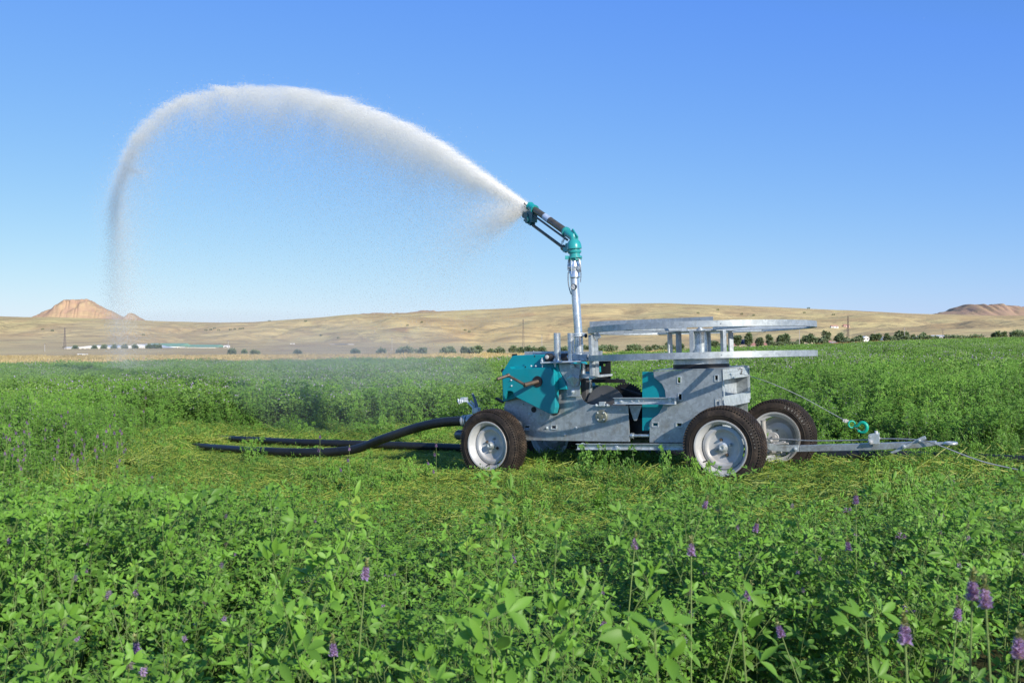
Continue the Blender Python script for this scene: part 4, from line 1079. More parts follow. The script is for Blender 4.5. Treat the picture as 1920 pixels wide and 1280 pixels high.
# ---- where the crop stands and where it lies flat
XF = [-9, -4.2, -2.7, -1.1, -.2, .8, 2.0, 3.3, 5.5, 9]; YF = [9.5, 8.3, 6.6, 5.5, 5.2, 5.4, 5.4, 4.4, 3.8, 3.3]
def stand(x, y):
    """0 = flattened, 1 = full height"""
    u = (x-1.53)*.84-(y-7.3)*.54; v = (x-1.53)*.54+(y-7.3)*.84
    n = fbm(x*1.3, y*1.3, 5, 3)-.5
    front = (np.interp(x, XF, YF)-y+n*1.6)/2.3
    vb = np.interp(u, [-9, -7, -5.5, -3.5, -1, 2, 6], [2.0, 2.4, 3.2, 2.2, 1.55, 1.55, 1.7])
    back = (v-vb+n*1.1)/.8
    left = (-3.55-.12*(y-8)-x+n*.9)/.7
    return np.clip(np.maximum(np.maximum(front, back), left), 0, 1)
def sample(n, d0, d1, tmax=.60, marg=.5):
    y = np.sqrt(rng.uniform(d0*d0, d1*d1, n)); x = rng.uniform(-1, 1, n)*(y*tmax+marg); return x, y
def pack(x, y, hs, ws, k, tilt=.12, idx=None, sun=True):
    n = len(x); rot = np.stack([rng.normal(0, tilt, n), rng.normal(0, tilt, n), rng.uniform(-.75, .75, n) if sun else rng.uniform(0, 2*pi, n)], 1)
    return np.stack([x, y, terrain(x, y)-.01], 1), rot, np.stack([ws, ws, hs], 1), (rng.integers(0, k, n) if idx is None else idx)
def hvar(x, y): return .88+1.05*(fbm(x*.7+4, y*.7, 11, 3)-.5)+.55*(fbm(x*2.3, y*2.3, 12, 2)-.5)
HOSES = np.array([(p.x, p.y) for hh in (hp, hp2) for p in catm(hh, 8)])
def hose_gap(x, y): return np.min(np.hypot(x[:, None]-HOSES[:, 0], (y[:, None]+.12-HOSES[:, 1])*.75), 1)
def bloomprob(x, y):
    b = sstep(fbm(x*.45+20, y*.45, 31, 3), .5, .7)
    return np.clip(b + sstep(-x/np.maximum(y, 1), .30, .42)*sstep(y, 5, 7)*(1-sstep(y, 11, 14)), 0, 1)

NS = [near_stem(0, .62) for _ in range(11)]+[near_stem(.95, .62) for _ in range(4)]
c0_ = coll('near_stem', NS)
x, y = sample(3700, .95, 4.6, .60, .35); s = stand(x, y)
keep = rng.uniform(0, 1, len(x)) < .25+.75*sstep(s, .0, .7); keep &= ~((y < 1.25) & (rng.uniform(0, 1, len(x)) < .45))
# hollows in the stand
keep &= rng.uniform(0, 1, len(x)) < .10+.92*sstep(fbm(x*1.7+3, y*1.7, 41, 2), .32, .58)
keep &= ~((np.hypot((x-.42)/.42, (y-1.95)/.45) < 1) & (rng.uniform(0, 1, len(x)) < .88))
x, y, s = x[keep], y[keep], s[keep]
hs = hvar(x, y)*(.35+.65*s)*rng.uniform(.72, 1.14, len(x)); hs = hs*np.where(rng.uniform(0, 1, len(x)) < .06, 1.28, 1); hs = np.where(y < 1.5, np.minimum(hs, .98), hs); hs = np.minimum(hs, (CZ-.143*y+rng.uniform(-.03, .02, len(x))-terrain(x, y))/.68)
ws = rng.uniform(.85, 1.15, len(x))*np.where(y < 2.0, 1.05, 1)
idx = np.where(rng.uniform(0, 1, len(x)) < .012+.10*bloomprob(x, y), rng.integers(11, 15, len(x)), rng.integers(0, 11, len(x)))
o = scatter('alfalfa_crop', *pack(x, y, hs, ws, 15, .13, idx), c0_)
tag(o, 'leafy green alfalfa crop filling the foreground', 'crop', kind='stuff')

NC = [clump(5, 0) for _ in range(5)]+[clump(5, .95) for _ in range(3)]
c1_ = coll('mid_clump', NC)
x, y = sample(7600, 4.3, 15, .60, 1.2); s = stand(x, y)
u_ = (x-1.53)*.84-(y-7.3)*.54; v_ = (x-1.53)*.54+(y-7.3)*.84
keep = rng.uniform(0, 1, len(x)) < np.where(s < .04, .05*(1-sstep(-np.abs(v_-.6), -.9, -.6)), .30+.7*s)
keep &= rng.uniform(0, 1, len(x)) < .40+.6*sstep(fbm(x*1.2+8, y*1.2, 42, 2), .34, .56)
keep &= (hose_gap(x, y) > .38) | (x > 0) | (x < -3.7)
x, y, s = x[keep], y[keep], s[keep]
hs = hvar(x, y)*(.30+.78*s)*rng.uniform(.8, 1.15, len(x)); hs = np.where(y < 6.2, np.minimum(hs, np.maximum(.2, (CZ-.150*y+rng.uniform(-.02, .05, len(x))-terrain(x, y))/.60)), hs); ws = rng.uniform(.8, 1.2, len(x))*(.65+.35*s)
idx = np.where(rng.uniform(0, 1, len(x)) < .03+.75*bloomprob(x, y), rng.integers(5, 8, len(x)), rng.integers(0, 5, len(x)))
o = scatter('alfalfa_crop', *pack(x, y, hs, ws, 8, .14, idx), c1_)
tag(o, 'green alfalfa crop standing around and behind the machine', 'crop', kind='stuff')

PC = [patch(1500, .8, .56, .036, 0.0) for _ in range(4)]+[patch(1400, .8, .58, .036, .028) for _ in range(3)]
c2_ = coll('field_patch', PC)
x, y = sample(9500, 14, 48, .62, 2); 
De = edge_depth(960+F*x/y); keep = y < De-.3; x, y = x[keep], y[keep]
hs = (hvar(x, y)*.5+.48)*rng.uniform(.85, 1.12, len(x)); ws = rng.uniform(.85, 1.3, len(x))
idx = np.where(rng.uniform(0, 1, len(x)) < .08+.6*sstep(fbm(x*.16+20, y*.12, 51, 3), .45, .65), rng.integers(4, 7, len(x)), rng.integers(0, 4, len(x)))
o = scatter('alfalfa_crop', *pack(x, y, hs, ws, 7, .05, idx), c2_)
tag(o, 'green alfalfa crop stretching across the field behind the spray', 'crop', kind='stuff')

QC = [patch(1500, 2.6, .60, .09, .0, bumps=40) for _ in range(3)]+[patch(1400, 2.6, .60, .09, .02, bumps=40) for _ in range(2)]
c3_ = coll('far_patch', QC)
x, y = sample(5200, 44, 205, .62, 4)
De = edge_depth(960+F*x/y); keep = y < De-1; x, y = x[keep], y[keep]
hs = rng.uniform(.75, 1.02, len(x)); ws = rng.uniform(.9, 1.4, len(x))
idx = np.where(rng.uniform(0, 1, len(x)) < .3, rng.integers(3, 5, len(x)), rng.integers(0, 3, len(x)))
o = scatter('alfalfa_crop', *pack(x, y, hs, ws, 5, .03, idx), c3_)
tag(o, 'far green alfalfa crop reaching the edge of the field', 'crop', kind='stuff')

# ---- flattened stalks
def stalk_patch(n, size, mats, hmax=.07):
    Lv = Leaves(); da = random.uniform(0, 6.28)
    for i in range(n):
        p = Vector((random.uniform(-.5, .5)*size, random.uniform(-.5, .5)*size, random.uniform(.0, hmax)))
        a = random.gauss(da, .7); ln = random.uniform(.05, .17); d = Vector((cos(a), sin(a), random.gauss(.05, .16))); bend = rv(.25)
        q1 = p+d*ln*.5; q2 = q1+(d+bend+Vector((0, 0, -.15))).normalized()*ln*.5; w = random.uniform(.0009, .0022)
        sd = d.cross(Vector((0, 0, 1))).normalized()*w; t = random.random()
        if random.random() < .2: t += .3
        up = Vector((0, 0, w*1.6))
        Lv.add([p-sd, p+up, p+sd, q1-sd, q1+up, q1+sd, q2-sd*.6, q2+up*.6, q2+sd*.6], [(0, 1, 4, 3), (1, 2, 5, 4), (3, 4, 7, 6), (4, 5, 8, 7)], 0, t)
        if random.random() < .5:
            for k in range(2): leaflet(Lv, q2+Vector((0, 0, .02)), rv(1).normalized(), (Vector((0, 0, 1))+rv(.5)).normalized(), random.uniform(.012, .022), .009, random.random(), 1, 2)
    return Lv.mesh('stalk_patch', mats)
SP = [stalk_patch(900, .6, [M['straw'], M['leaf']]) for _ in range(7)]
c4_ = coll('stalk_patch', SP)
x, y = sample(3600, 3.6, 15.5, .60, 1); s = stand(x, y); keep = (s < .75); x, y, s = x[keep], y[keep], s[keep]
ws = rng.uniform(.8, 1.2, len(x)); hs = rng.uniform(.5, 1.1, len(x))*(1+fbm(x*1.5, y*1.5, 61, 2)*.8)
for hh in (hp, hp2):
    pass
hs = np.where((hose_gap(x, y) < .42) & (x > -3.75), hs*.5, hs*np.where(x < -3.75, 1.5, 1))
o = scatter('cut_grass', *pack(x, y, hs, ws, 7, .06, None, False), c4_)
tag(o, 'pale yellow-green flattened stalks lying around the wheels and hoses', 'cut grass', kind='stuff')
# low regrowth among the stalks
LG = [clump(5, 0, .15, 2, .022, .10, LEAFM, 6) for _ in range(5)]
c5_ = coll('low_clump', LG)
x, y = sample(4200, 3.8, 15, .60, 1); s = stand(x, y); keep = (s < .6) & (rng.uniform(0, 1, len(x)) < .12+.7*sstep(fbm(x*.9, y*.9, 71, 3), .46, .66)+.3*sstep(x, .5, 3)); keep |= (x < -3.7) & (x > -4.9) & (np.abs(y-10.6) < 1.6) & (rng.uniform(0, 1, len(x)) < .9); keep &= (hose_gap(x, y) > .3) | (x < -3.7); x, y = x[keep], y[keep]
o = scatter('low_regrowth', *pack(x, y, rng.uniform(.6, 1.3, len(x))+1.1*(rng.uniform(0, 1, len(x)) < .12), rng.uniform(.7, 1.3, len(x)), 5, .25), c5_)
tag(o, 'short green shoots growing through the flattened stalks', 'shoots', kind='stuff')

# ---- dry grass beyond the field
def tuft(n, size, h, m, wd=.012):
    Lv = Leaves()
    for i in range(n):
        p = Vector((random.uniform(-.5, .5)*size, random.uniform(-.5, .5)*size*.6, 0)); d = Vector((random.gauss(0, .22), random.gauss(0, .22), 1)); hh = h*random.uniform(.45, 1.1)
        q = p+d*hh; s = Vector((wd*random.uniform(.5, 1.4), random.uniform(-.01, .01), 0)); t = random.random()
        Lv.add([p-s, p+s, q+s*.5, q-s*.5], [(0, 1, 2, 3)], 0, t)
    return Lv.mesh('tuft', [m])
DG = [tuft(420, 2.6, .62, M['drygrass'], .02) for _ in range(4)]; RG = [tuft(420, 2.6, .9, M['redweed'], .02) for _ in range(2)]
c6_ = coll('grass_tuft', DG+RG)
n = 5200; X = rng.uniform(-250, 2170, n); De = edge_depth(X); span = np.interp(X, [0, 900, 1400, 1900], [90, 60, 60, 30])
y = De+rng.uniform(0, 1, n)**1.3*span; x = (X-960)/F*y
redp = sstep(X, 1520, 1600)*.85*(1-.5*sstep(X, 1650, 1700)*(1-sstep(X, 1720, 1760)))+.008*(1-sstep(X, 150, 260))
idx = np.where(rng.uniform(0, 1, n) < redp, rng.integers(4, 6, n), rng.integers(0, 4, n)); hs = rng.uniform(.5, 1.2, n)*np.interp(X, [0, 300, 900, 1300, 1500, 1920], [.75, .7, .8, .55, .5, .62])
o = scatter('dry_grass', *pack(x, y, hs, np.ones(n)*(y/55)**.5, 6, .04, idx), c6_)
tag(o, 'tall dry straw-coloured grass beyond the edge of the crop', 'dry grass', kind='stuff')

# ---- flowering stalks that stand out one by one
def stalk_thing(x, y, h, label, fl, leaf=.03, lean=(0, 0), heads=1, group='flowering stalks standing out of the crop', bigleaf=0):
    Lv = Leaves(); zg = tz(x, y); nodes = 9
    pts = [Vector((lean[0]*h*(i/nodes)**1.6, lean[1]*h*(i/nodes)**1.6, h*i/nodes)) for i in range(nodes+1)]
    for i in range(nodes):
        tube_r = .0022*(1-.5*i/nodes); stick(Lv, pts[i], pts[i+1], tube_r, tube_r*.93, .8, 1, 6)
        if i > 2:
            a = i*2.4
            if 1: trifoliate(Lv, pts[i], Vector((cos(a), sin(a), .5)).normalized(), leaf*(1 if bigleaf else .8), .6, 4)
    if bigleaf:
        for k in range(5): trifoliate(Lv, pts[-1]-Vector((0, 0, .01*k)), Vector((cos(k*1.26+.4), sin(k*1.26+.4), .35+.1*k)).normalized(), leaf*1.05, .7, 4)
    o = link('alfalfa_stalk', Lv.mesh('alfalfa_stalk', LEAFM, True)); o.location = (x, y, zg)
    tag(o, label, 'flowering plant' if fl else 'plant', group)
    if fl:
        ps = [(pts[-1], (pts[-1]-pts[-2]).normalized())]
        for k in range(1, heads):
            i = nodes-1-k; a = 1.3*k+.5; e = pts[i]+Vector((cos(a)*.05, sin(a)*.02, .045)); Ls = Leaves(); stick(Ls, pts[i], e, .0013, .001, .7, 1, 5)
            so = link('side_shoot', Ls.mesh('side_shoot', LEAFM), None, o); ps.append((e, Vector((cos(a)*.4, 0, 1)).normalized()))
        for p, d in ps:
            Lf = Leaves(); a, b, _ = frame_of(d)
            for i in range(34):
                f = i/34; t = i*2.4; r = .0085*(1-.5*f); c = p+d*.027*f; ov = (a*cos(t)+b*sin(t)+d*.35).normalized()
                for q in (0, 1): leaflet(Lf, c, (ov+rv(.3)).normalized(), d if q else -d, r*1.15, r*.8, random.random(), 2 if f < .78 else 4, 3, .7, .2)
            for i in range(10): leaflet(Lf, p+d*(.026+.0008*i), (d+rv(.8)).normalized(), rv(1).normalized(), .006, .004, random.random(), 4, 3, .6)
            link('flower_head', Lf.mesh('flower_head', LEAFM, True), None, o)
    return o
def at(X, Y, D):   # ground position under a spot and the height needed to reach it
    x = (X-960)/F*D; z = CZ+(645-Y)/F*D; return x, D, z-tz(x, D)
for X, Y, D, lb, hd_, ln in [
    (1795, 1125, 1.12, 'tall stalk with a long violet flower spike near the lower right corner', 1, (.02, 0)),
    (1905, 1140, 1.10, 'branched stalk with several violet heads at the right edge of the foreground', 4, (-.04, 0)),
    (1835, 1235, 1.02, 'round violet flower head low at the right bottom of the frame', 1, (.05, 0)),
    (1735, 1215, 1.10, 'dark violet flower head left of the round one in the lower right', 1, (-.02, .02)),
    (1296, 1042, 1.75, 'lone purple flower standing in the crop below the right front wheel', 1, (0, 0)),
    (1605, 945, 2.4, 'pale lilac flower above the crop below the tow bar', 2, (0, 0)),
    (85, 808, 8.2, 'flowering stalk at the left edge of the crop beside the hoses', 2, (0, 0)),
    (120, 775, 8.6, 'tallest flowering stalk of the clump left of the hose ends', 2, (.05, 0)),
    (193, 780, 8.4, 'flowering stalk leaning right in front of the hose ends', 2, (.15, 0)),
    (265, 748, 8.8, 'single flowering stalk rising above the far hose end', 2, (.05, 0)),
    (818, 838, 6.6, 'branched flowering stalk just left of the left front wheel', 4, (0, 0)),
    (655, 845, 6.2, 'upright flowering stalk in front of the rising hose', 3, (0, 0)),
    (600, 822, 6.3, 'whitish flowering stalk in front of the long hose', 2, (0, 0))]:
    x_, y_, h_ = at(X, Y, D); stalk_thing(x_, y_, max(.12, h_), lb, True, .02, ln, hd_)
for i in range(34):
    X = random.uniform(-10, 250); Y = random.uniform(775, 868); D = random.uniform(6.3, 8.8); x_, y_, h_ = at(X, Y, D)
    stalk_thing(x_, y_, min(.62, max(.2, h_)), 'slender violet-flowered stalk in the loose clump at the left edge of the crop', True, .016, (random.uniform(-.15, .15), 0), 2, 'violet-flowered stalks in the clump on the left')
for i in range(11):
    X = random.uniform(20, 1900); Y = random.uniform(925, 1230); D = (CZ-random.uniform(.40, .62))/((Y-645)/F); x_, y_, h_ = at(X, Y, D)
    stalk_thing(x_, y_, max(.2, h_), 'small lilac flower on a thin stalk among the leaves of the front crop', True, .026, (random.uniform(-.25, .25), 0), 1, 'lilac flowers dotted through the front crop')
for X, Y, D, lb, lf in [
    (980, 1165, 1.15, 'large leafed shoot in the centre of the lower edge', .032),
    (1290, 1180, 1.05, 'large pale leafed shoot right of the lower centre', .032),
    (1445, 1125, 1.25, 'leafy shoot with broad leaflets between the two violet groups', .028),
    (355, 935, 3.0, 'tall leafy shoot rising over the flattened grass on the left', .04),
    (905, 895, 5.2, 'lone leafy shoot in front of the left front wheel', .045),
    (1660, 1165, 1.35, 'shoot with drooping leaflets in the dark gap at lower right', .03)]:
    x_, y_, h_ = at(X, Y, D); stalk_thing(x_, y_, h_, lb, False, lf, (random.uniform(-.08, .08), 0), group='single leafy shoots above the crop', bigleaf=1)

# ------------------------------------------------------------------ trees and bushes
def ground_at(X, D): return (X-960)/F*D, D
def tree(X, Ytop, D, wpx, label, kind='bush', cat=None, group=None, Ybase=None):
    x, y = ground_at(X, D); z0 = tz(x, y); H = max(.8, CZ+(645-Ytop)/F*D-z0); Wd = wpx/F*D
    tr = kind != 'bush'
    o = empty({'bush': 'bush', 'poplar': 'poplar_tree', 'tree': 'broadleaf_tree'}[kind], (x, y, z0)); tag(o, label, cat or ('bush' if kind == 'bush' else 'tree'), group)
    Lv = Leaves(); lobes = []
    base = .22*H if tr else .05*H
    for i in range(random.randint(7, 15) if kind != 'poplar' else 9):
        f = random.random()
        if kind == 'poplar': cx_, cz_, r = random.uniform(-.12, .12)*Wd, base+(H-base)*(.1+.85*f), Wd*.33*(1-.5*f)
        else: 
            a = random.uniform(0, 6.28); rr = random.uniform(.05, .46)*Wd*(1-.45*f); cx_ = cos(a)*rr; cz_ = base+(H-base)*(.08+.78*f*random.uniform(.5, 1)); r = Wd*random.uniform(.08, .20)
        lobes.append((cx_, random.uniform(-.3, .3)*Wd, cz_, r, random.uniform(.7, 1.2)))
    lf = D*.0016
    for (lx, ly, lz, r, q) in lobes:
        tn = random.uniform(-.15, .2)
        for k in range(80):
            d = rv(1); d.normalize(); rad = r*random.uniform(.45, 1.3); p = Vector((lx, ly, lz))+Vector((d.x*rad, d.y*rad, d.z*rad*(H/Wd*.6 if kind == 'poplar' else .8)))
            p.z = min(max(p.z, .05), H*1.02)
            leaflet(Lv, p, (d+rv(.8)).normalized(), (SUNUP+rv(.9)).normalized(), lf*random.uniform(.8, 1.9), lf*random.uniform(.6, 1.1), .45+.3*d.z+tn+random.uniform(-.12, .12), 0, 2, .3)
    cr = link('crown', Lv.mesh('crown', [M['tree'] if tr or random.random() < .3 else M['tree_hazy']]), None, o)
    bm = bmesh.new(); top_ = base+(H-base)*.6; w0 = max(.06, H*.022)
    tube(bm, [(0, 0, -.4), (0, 0, base), (random.uniform(-.1, .1), 0, top_)], [w0*1.3, w0, w0*.35], 8)
    for k in range(4): a = k*1.6+.3; tube(bm, [(0, 0, base*.9+.1*k), (cos(a)*Wd*.22, sin(a)*Wd*.22, base+(H-base)*.45)], [w0*.5, w0*.2], 6)
    fin('trunk' if tr else 'branches', bm, M['bark'], o, 40)
    return o
G1 = 'bushes along the far edge of the crop'; G2 = 'trees in front of the village on the right'
bush_l = [(838, 648, 330, 17), (868, 652, 330, 16), (884, 650, 330, 14), (899, 648, 330, 15), (920, 652, 330, 16), (940, 653, 330, 14), (958, 650, 330, 15), (975, 654, 330, 12), (996, 650, 330, 14), (1018, 652, 330, 13),
          (1060, 651, 300, 20), (1148, 645, 260, 28), (1130, 651, 260, 14), (1196, 646, 260, 26), (1212, 648, 260, 14), (1237, 647, 260, 16), (1258, 643, 260, 15), (1280, 646, 260, 14), (1338, 642, 300, 22), (1362, 641, 300, 16),
          (716, 656, 300, 12), (760, 654, 300, 26), (790, 652, 300, 24), (668, 656, 300, 12), (560, 658, 300, 14), (436, 652, 300, 9), (460, 656, 300, 9), (478, 657, 300, 8)]
for i, (X, Yt, D, w) in enumerate(bush_l):
    tree(X+random.uniform(-5, 5), Yt+random.uniform(-2.5, 3), D+random.uniform(-40, 30), w*random.uniform(.8, 1.9), 'pale greyish green bush in the ragged row at the far edge of the crop', 'bush', group=G1)
for i in range(34):
    X = random.choice([random.uniform(700, 1345), random.uniform(1375, 1925), random.uniform(1375, 1925)]); yb = np.interp(X, [700, 1000, 1200, 1400, 1560, 1700, 1920], [661, 660, 655, 650, 646, 639, 634])
    tree(X, yb-random.uniform(4, 10), random.uniform(300, 430), random.uniform(8, 40), 'low scrubby bush in the ragged band beyond the crop', 'bush', group='low scrub beyond the crop')
tl = [(1382, 624, 420, 17, 'tree', 'round dark tree at the left end of the village'), (1403, 623, 420, 14, 'poplar', 'tall narrow tree beside the dark panel'), (1442, 625, 420, 14, 'tree', 'lone upright tree between the two red roofs'),
      (1464, 628, 400, 14, 'poplar', 'pointed poplar left of the long red roof'), (1474, 626, 400, 12, 'poplar', 'slim poplar beside the pointed one'), (1500, 634, 400, 14, 'bush', 'low bush before the red roofs'),
      (1519, 623, 380, 24, 'tree', 'big dark spreading tree between the red roofed houses'), (1550, 616, 520, 20, 'bush', 'dark bush clump on the slope below the two small houses'), (1574, 624, 390, 26, 'tree', 'broad dark tree in front of the slope'),
      (1540, 632, 400, 24, 'bush', 'wide green bush before the orange gable'), (1605, 634, 400, 20, 'bush', 'low green bush right of the broad tree'), (1612, 628, 390, 16, 'tree', 'rounded tree left of the white shed'),
      (1637, 626, 390, 9, 'tree', 'small tree left of the twin trees'), (1647, 624, 390, 11, 'tree', 'tall tree in front of the long white shed'), (1664, 625, 390, 9, 'tree', 'slender tree right of the twin trees'),
      (1686, 620, 370, 16, 'tree', 'dark twin tree beside the concrete pole'), (1697, 618, 370, 14, 'tree', 'darkest tree behind the concrete pole'), (1711, 625, 390, 9, 'tree', 'small tree by the blue tank'), (1731, 625, 390, 14, 'tree', 'leafy tree right of the blue tank'),
      (1755, 631, 400, 16, 'bush', 'bush below the white shed end'), (1785, 627, 400, 30, 'bush', 'wide green hedge right of the tall pole'), (1830, 630, 400, 36, 'bush', 'long low hedge on the right'),
      (1868, 622, 400, 14, 'tree', 'pale upright tree near the right edge'), (1880, 623, 400, 11, 'tree', 'darker tree beside the pale one'), (1908, 620, 400, 30, 'tree', 'dark wide tree clump at the right edge'),
      (1425, 632, 420, 14, 'bush', 'small bush behind the left red roof')]
for X, Yt, D, w, kd, lb in tl: tree(X, Yt, D, w, lb, kd, group=G2)
for X, Yt, w in ((141, 652, 6), (178, 650, 6), (195, 649, 7), (214, 648, 7), (234, 649, 8), (253, 648, 8), (279, 647, 7), (290, 648, 7), (298, 647, 6)):
    tree(X, Yt, 640, w, 'small round tree standing against the long white farm building', 'tree', group='trees along the white farm building')
hills_b = [(80, 618), (98, 621), (120, 652), (386, 620), (395, 619), (402, 617), (410, 620), (432, 619), (440, 618), (450, 618), (455, 617), (505, 601), (573, 604), (602, 630), (634, 635), (764, 612), (791, 606), (872, 620), (880, 623),
           (1346, 582), (1309, 588), (1391, 590), (1413, 592), (1508, 588), (1516, 579), (1563, 591), (269, 629)]
for X, Y in hills_b:
    # walk out along the sight line until the slope is met
    Dq = np.linspace(500, 2190, 340); xq = (X-960)/F*Dq; hit = np.where(terrain(xq, Dq) >= CZ+(645-Y)/F*Dq)[0]
    D = float(Dq[hit[0]]) if len(hit) else 2150.0
    x_ = (X-960)/F*D; Lv = Leaves(); r = 2.6/F*D*.8
    for k in range(110):
        d = rv(1).normalized(); p = Vector((d.x*r*random.uniform(.5, 1.3), d.y*r, r*.55+d.z*r*.6)); leaflet(Lv, p, (d+rv(.7)).normalized(), rv(1).normalized(), r*.5, r*.3, random.random()*.6, 0, 2)
    o = link('hillside_bush', Lv.mesh('hillside_bush', [M['tree']])); o.location = (x_, D, tz(x_, D)); tag(o, 'tiny dark bush dotted on the dry hillside', 'bush', 'bushes scattered on the hills')

# ------------------------------------------------------------------ buildings, poles, pylons
M['wall'] = simple('whitewashed_wall', (.88, .87, .84), .8, 0, .06, .3); M['rooftile'] = simple('red_roof_tiles', (.52, .24, .19), .8, 0, .15, .4)
M['greenroof'] = simple('green_sheet_roof', (.26, .46, .30), .6, 0, .12, .1); M['whiteroof'] = simple('white_sheet_roof', (.76, .77, .78), .5, 0, .04, .1); M['opening'] = simple('dark_opening', (.06, .07, .08), .6, 0, .2, .2)
M['cream'] = simple('cream_wall', (.66, .58, .42), .8, 0, .06, .3); M['pink'] = simple('pink_wall', (.62, .42, .36), .8, 0, .08, .3); M['iron'] = simple('pylon_steel', (.20, .16, .14), .7, .2, .2, .5)
M['blue'] = simple('blue_tank', (.04, .06, .26), .5, 0, .1, .2); M['concrete'] = simple('concrete_pole', (.42, .40, .37), .8, 0, .1, .5)
def building(name, X0, X1, Yb, Yeave, Yridge, D, label, wall, roof, cat='building', nwin=6, depth=None, arches=False, yaw=0, group=None):
    if D is None:     # stand it where the sight line meets the slope
        Dq = np.linspace(400, 2190, 500); xq = ((X0+X1)/2-960)/F*Dq; hit = np.where(terrain(xq, Dq) >= CZ+(645-Yb)/F*Dq)[0]; D = float(Dq[hit[0]]) if len(hit) else 1500.
    x0, x1 = (X0-960)/F*D, (X1-960)/F*D; cx = (x0+x1)/2; Wd = x1-x0; zb = CZ+(645-Yb)/F*D; zg = tz(cx, D); 
    he = (Yb-Yeave)/F*D; hr = (Yb-Yridge)/F*D; dp = depth or max(6, Wd*.5)
    o = empty(name, (cx, D, zb), yaw); tag(o, label, cat, group)
    bm = bmesh.new(); lo = min(zg-zb, 0)-1.0
    bx(bm, (0, dp/2, (he+lo)/2), (Wd, dp, he-lo)); 
    for s in (-1, 1):
        pass
    fin('wall', bm, wall, o)
    bm = bmesh.new(); ov = .03*Wd if Wd < 20 else .5; t = .25
    if arches == 'gable':     # ridge runs away from the viewer, gable in front
        v = [(-Wd/2-ov, -.3, he), (0, -.3, hr), (Wd/2+ov, -.3, he), (-Wd/2-ov, dp+.3, he), (0, dp+.3, hr), (Wd/2+ov, dp+.3, he)]
        fs = [(0, 1, 2), (0, 3, 4, 1), (1, 4, 5, 2), (5, 4, 3), (0, 2, 5, 3)]
    else:
        v = [(-Wd/2-ov, -ov, he), (Wd/2+ov, -ov, he), (Wd/2+ov, dp+ov, he), (-Wd/2-ov, dp+ov, he), (-Wd/2+ov, dp/2, hr), (Wd/2-ov, dp/2, hr)]
        fs = [(0, 1, 5, 4), (2, 3, 4, 5), (0, 4, 3), (1, 2, 5), (0, 3, 2, 1)]
    vv = [bm.verts.new(p) for p in v]
    for f in fs: bm.faces.new([vv[i] for i in f])
    fin('roof', bm, roof, o)
    for k in range(nwin):
        wx = -Wd/2+Wd*(k+.5)/nwin; ww = Wd/nwin*.52; bm = bmesh.new(); bx(bm, (wx, -.05, he*.46), (ww, .14, he*.42)); fin('window', bm, M['opening'], o)
    return o
building('farm_building', 120, 148, 657, 652, 650, 640, 'small white shed at the left end of the farm', M['wall'], M['whiteroof'], nwin=3)
building('farm_building', 142, 212, 656.5, 651.5, 647, 640, 'white barn with a low pitched roof left of the falling spray', M['wall'], M['whiteroof'], arches='gable', nwin=8, depth=40)
building('farm_building', 215, 300, 656, 652, 645, 650, 'white gabled barn standing behind the falling spray', M['wall'], M['whiteroof'], arches='gable', nwin=7, depth=40)
building('farm_building', 268, 338, 655.5, 649, 643.5, 680, 'long white building with green roof and a row of dark bays', M['wall'], M['greenroof'], nwin=14, depth=30)
building('farm_building', 338, 404, 656, 650.5, 646, 690, 'right hand green roofed building with many narrow bays', M['wall'], M['greenroof'], nwin=16, depth=30)
building('farm_building', 404, 416, 657, 655, 654, 660, 'low white block at the right end of the farm', M['wall'], M['whiteroof'], nwin=1)
building('farm_building', 419, 427, 652, 648, 647, 700, 'small white hut beside a pole right of the farm', M['wall'], M['whiteroof'], nwin=1)
building('storage_box', 145, 157, 666.5, 663, 662.8, 200, 'white box standing in the dry grass on the left', M['white'], M['whiteroof'], 'box', nwin=1, depth=2)
building('roadside_wall', 616, 664, 646.3, 644.8, 644.6, 900, 'thin long white wall on the plain below the hills', M['wall'], M['whiteroof'], 'wall', nwin=1, depth=2)
building('roadside_wall', 544, 552, 644.6, 643.4, 643.2, 900, 'short white wall left of the long one on the plain', M['wall'], M['whiteroof'], 'wall', nwin=1, depth=2)
VG = 'houses of the village on the right'
building('village_house', 1375, 1389, 650, 647.5, 645, 440, 'small red roof at the left end of the village', M['cream'], M['rooftile'], 'house', 2, group=VG)
building('village_house', 1408, 1440, 651, 647.5, 642.5, 430, 'house with a wide red hipped roof beside the dark panel', M['cream'], M['rooftile'], 'house', 5, group=VG)
building('village_house', 1478, 1508, 648, 644.5, 640.5, 430, 'long red roofed house right of the poplars', M['wall'], M['rooftile'], 'house', 5, group=VG)
building('village_house', 1508, 1532, 648, 641, 637.5, 415, 'cream walled house behind the big dark tree', M['cream'], M['rooftile'], 'house', 3, arches='gable', group=VG)
building('village_house', 1538, 1562, 647, 643.5, 638, 430, 'house with a pink red roof right of the big dark tree', M['cream'], M['rooftile'], 'house', 4, group=VG)
building('village_house', 1560, 1572, 646, 643, 641, 410, 'small white roofed annex right of the pink red roof', M['wall'], M['whiteroof'], 'house', 2, group=VG)
building('hill_house', 1559, 1572, 615, 611.5, 609.5, None, 'left one of two small pale houses on the hillside', M['wall'], M['rooftile'], 'house', 2, group='small houses on the hill')
building('hill_house', 1582, 1593, 613.5, 610, 608, None, 'right one of two small houses on the hillside beside a pylon', M['pink'], M['rooftile'], 'house', 2, group='small houses on the hill')
building('white_shed', 1618, 1630, 637, 633, 630, 470, 'small white gabled shed among the trees', M['wall'], M['whiteroof'], 'shed', 2, arches='gable')
building('white_shed', 1656, 1690, 634.5, 632, 631, 520, 'low white shed left of the concrete pole', M['wall'], M['whiteroof'], 'shed', 6)
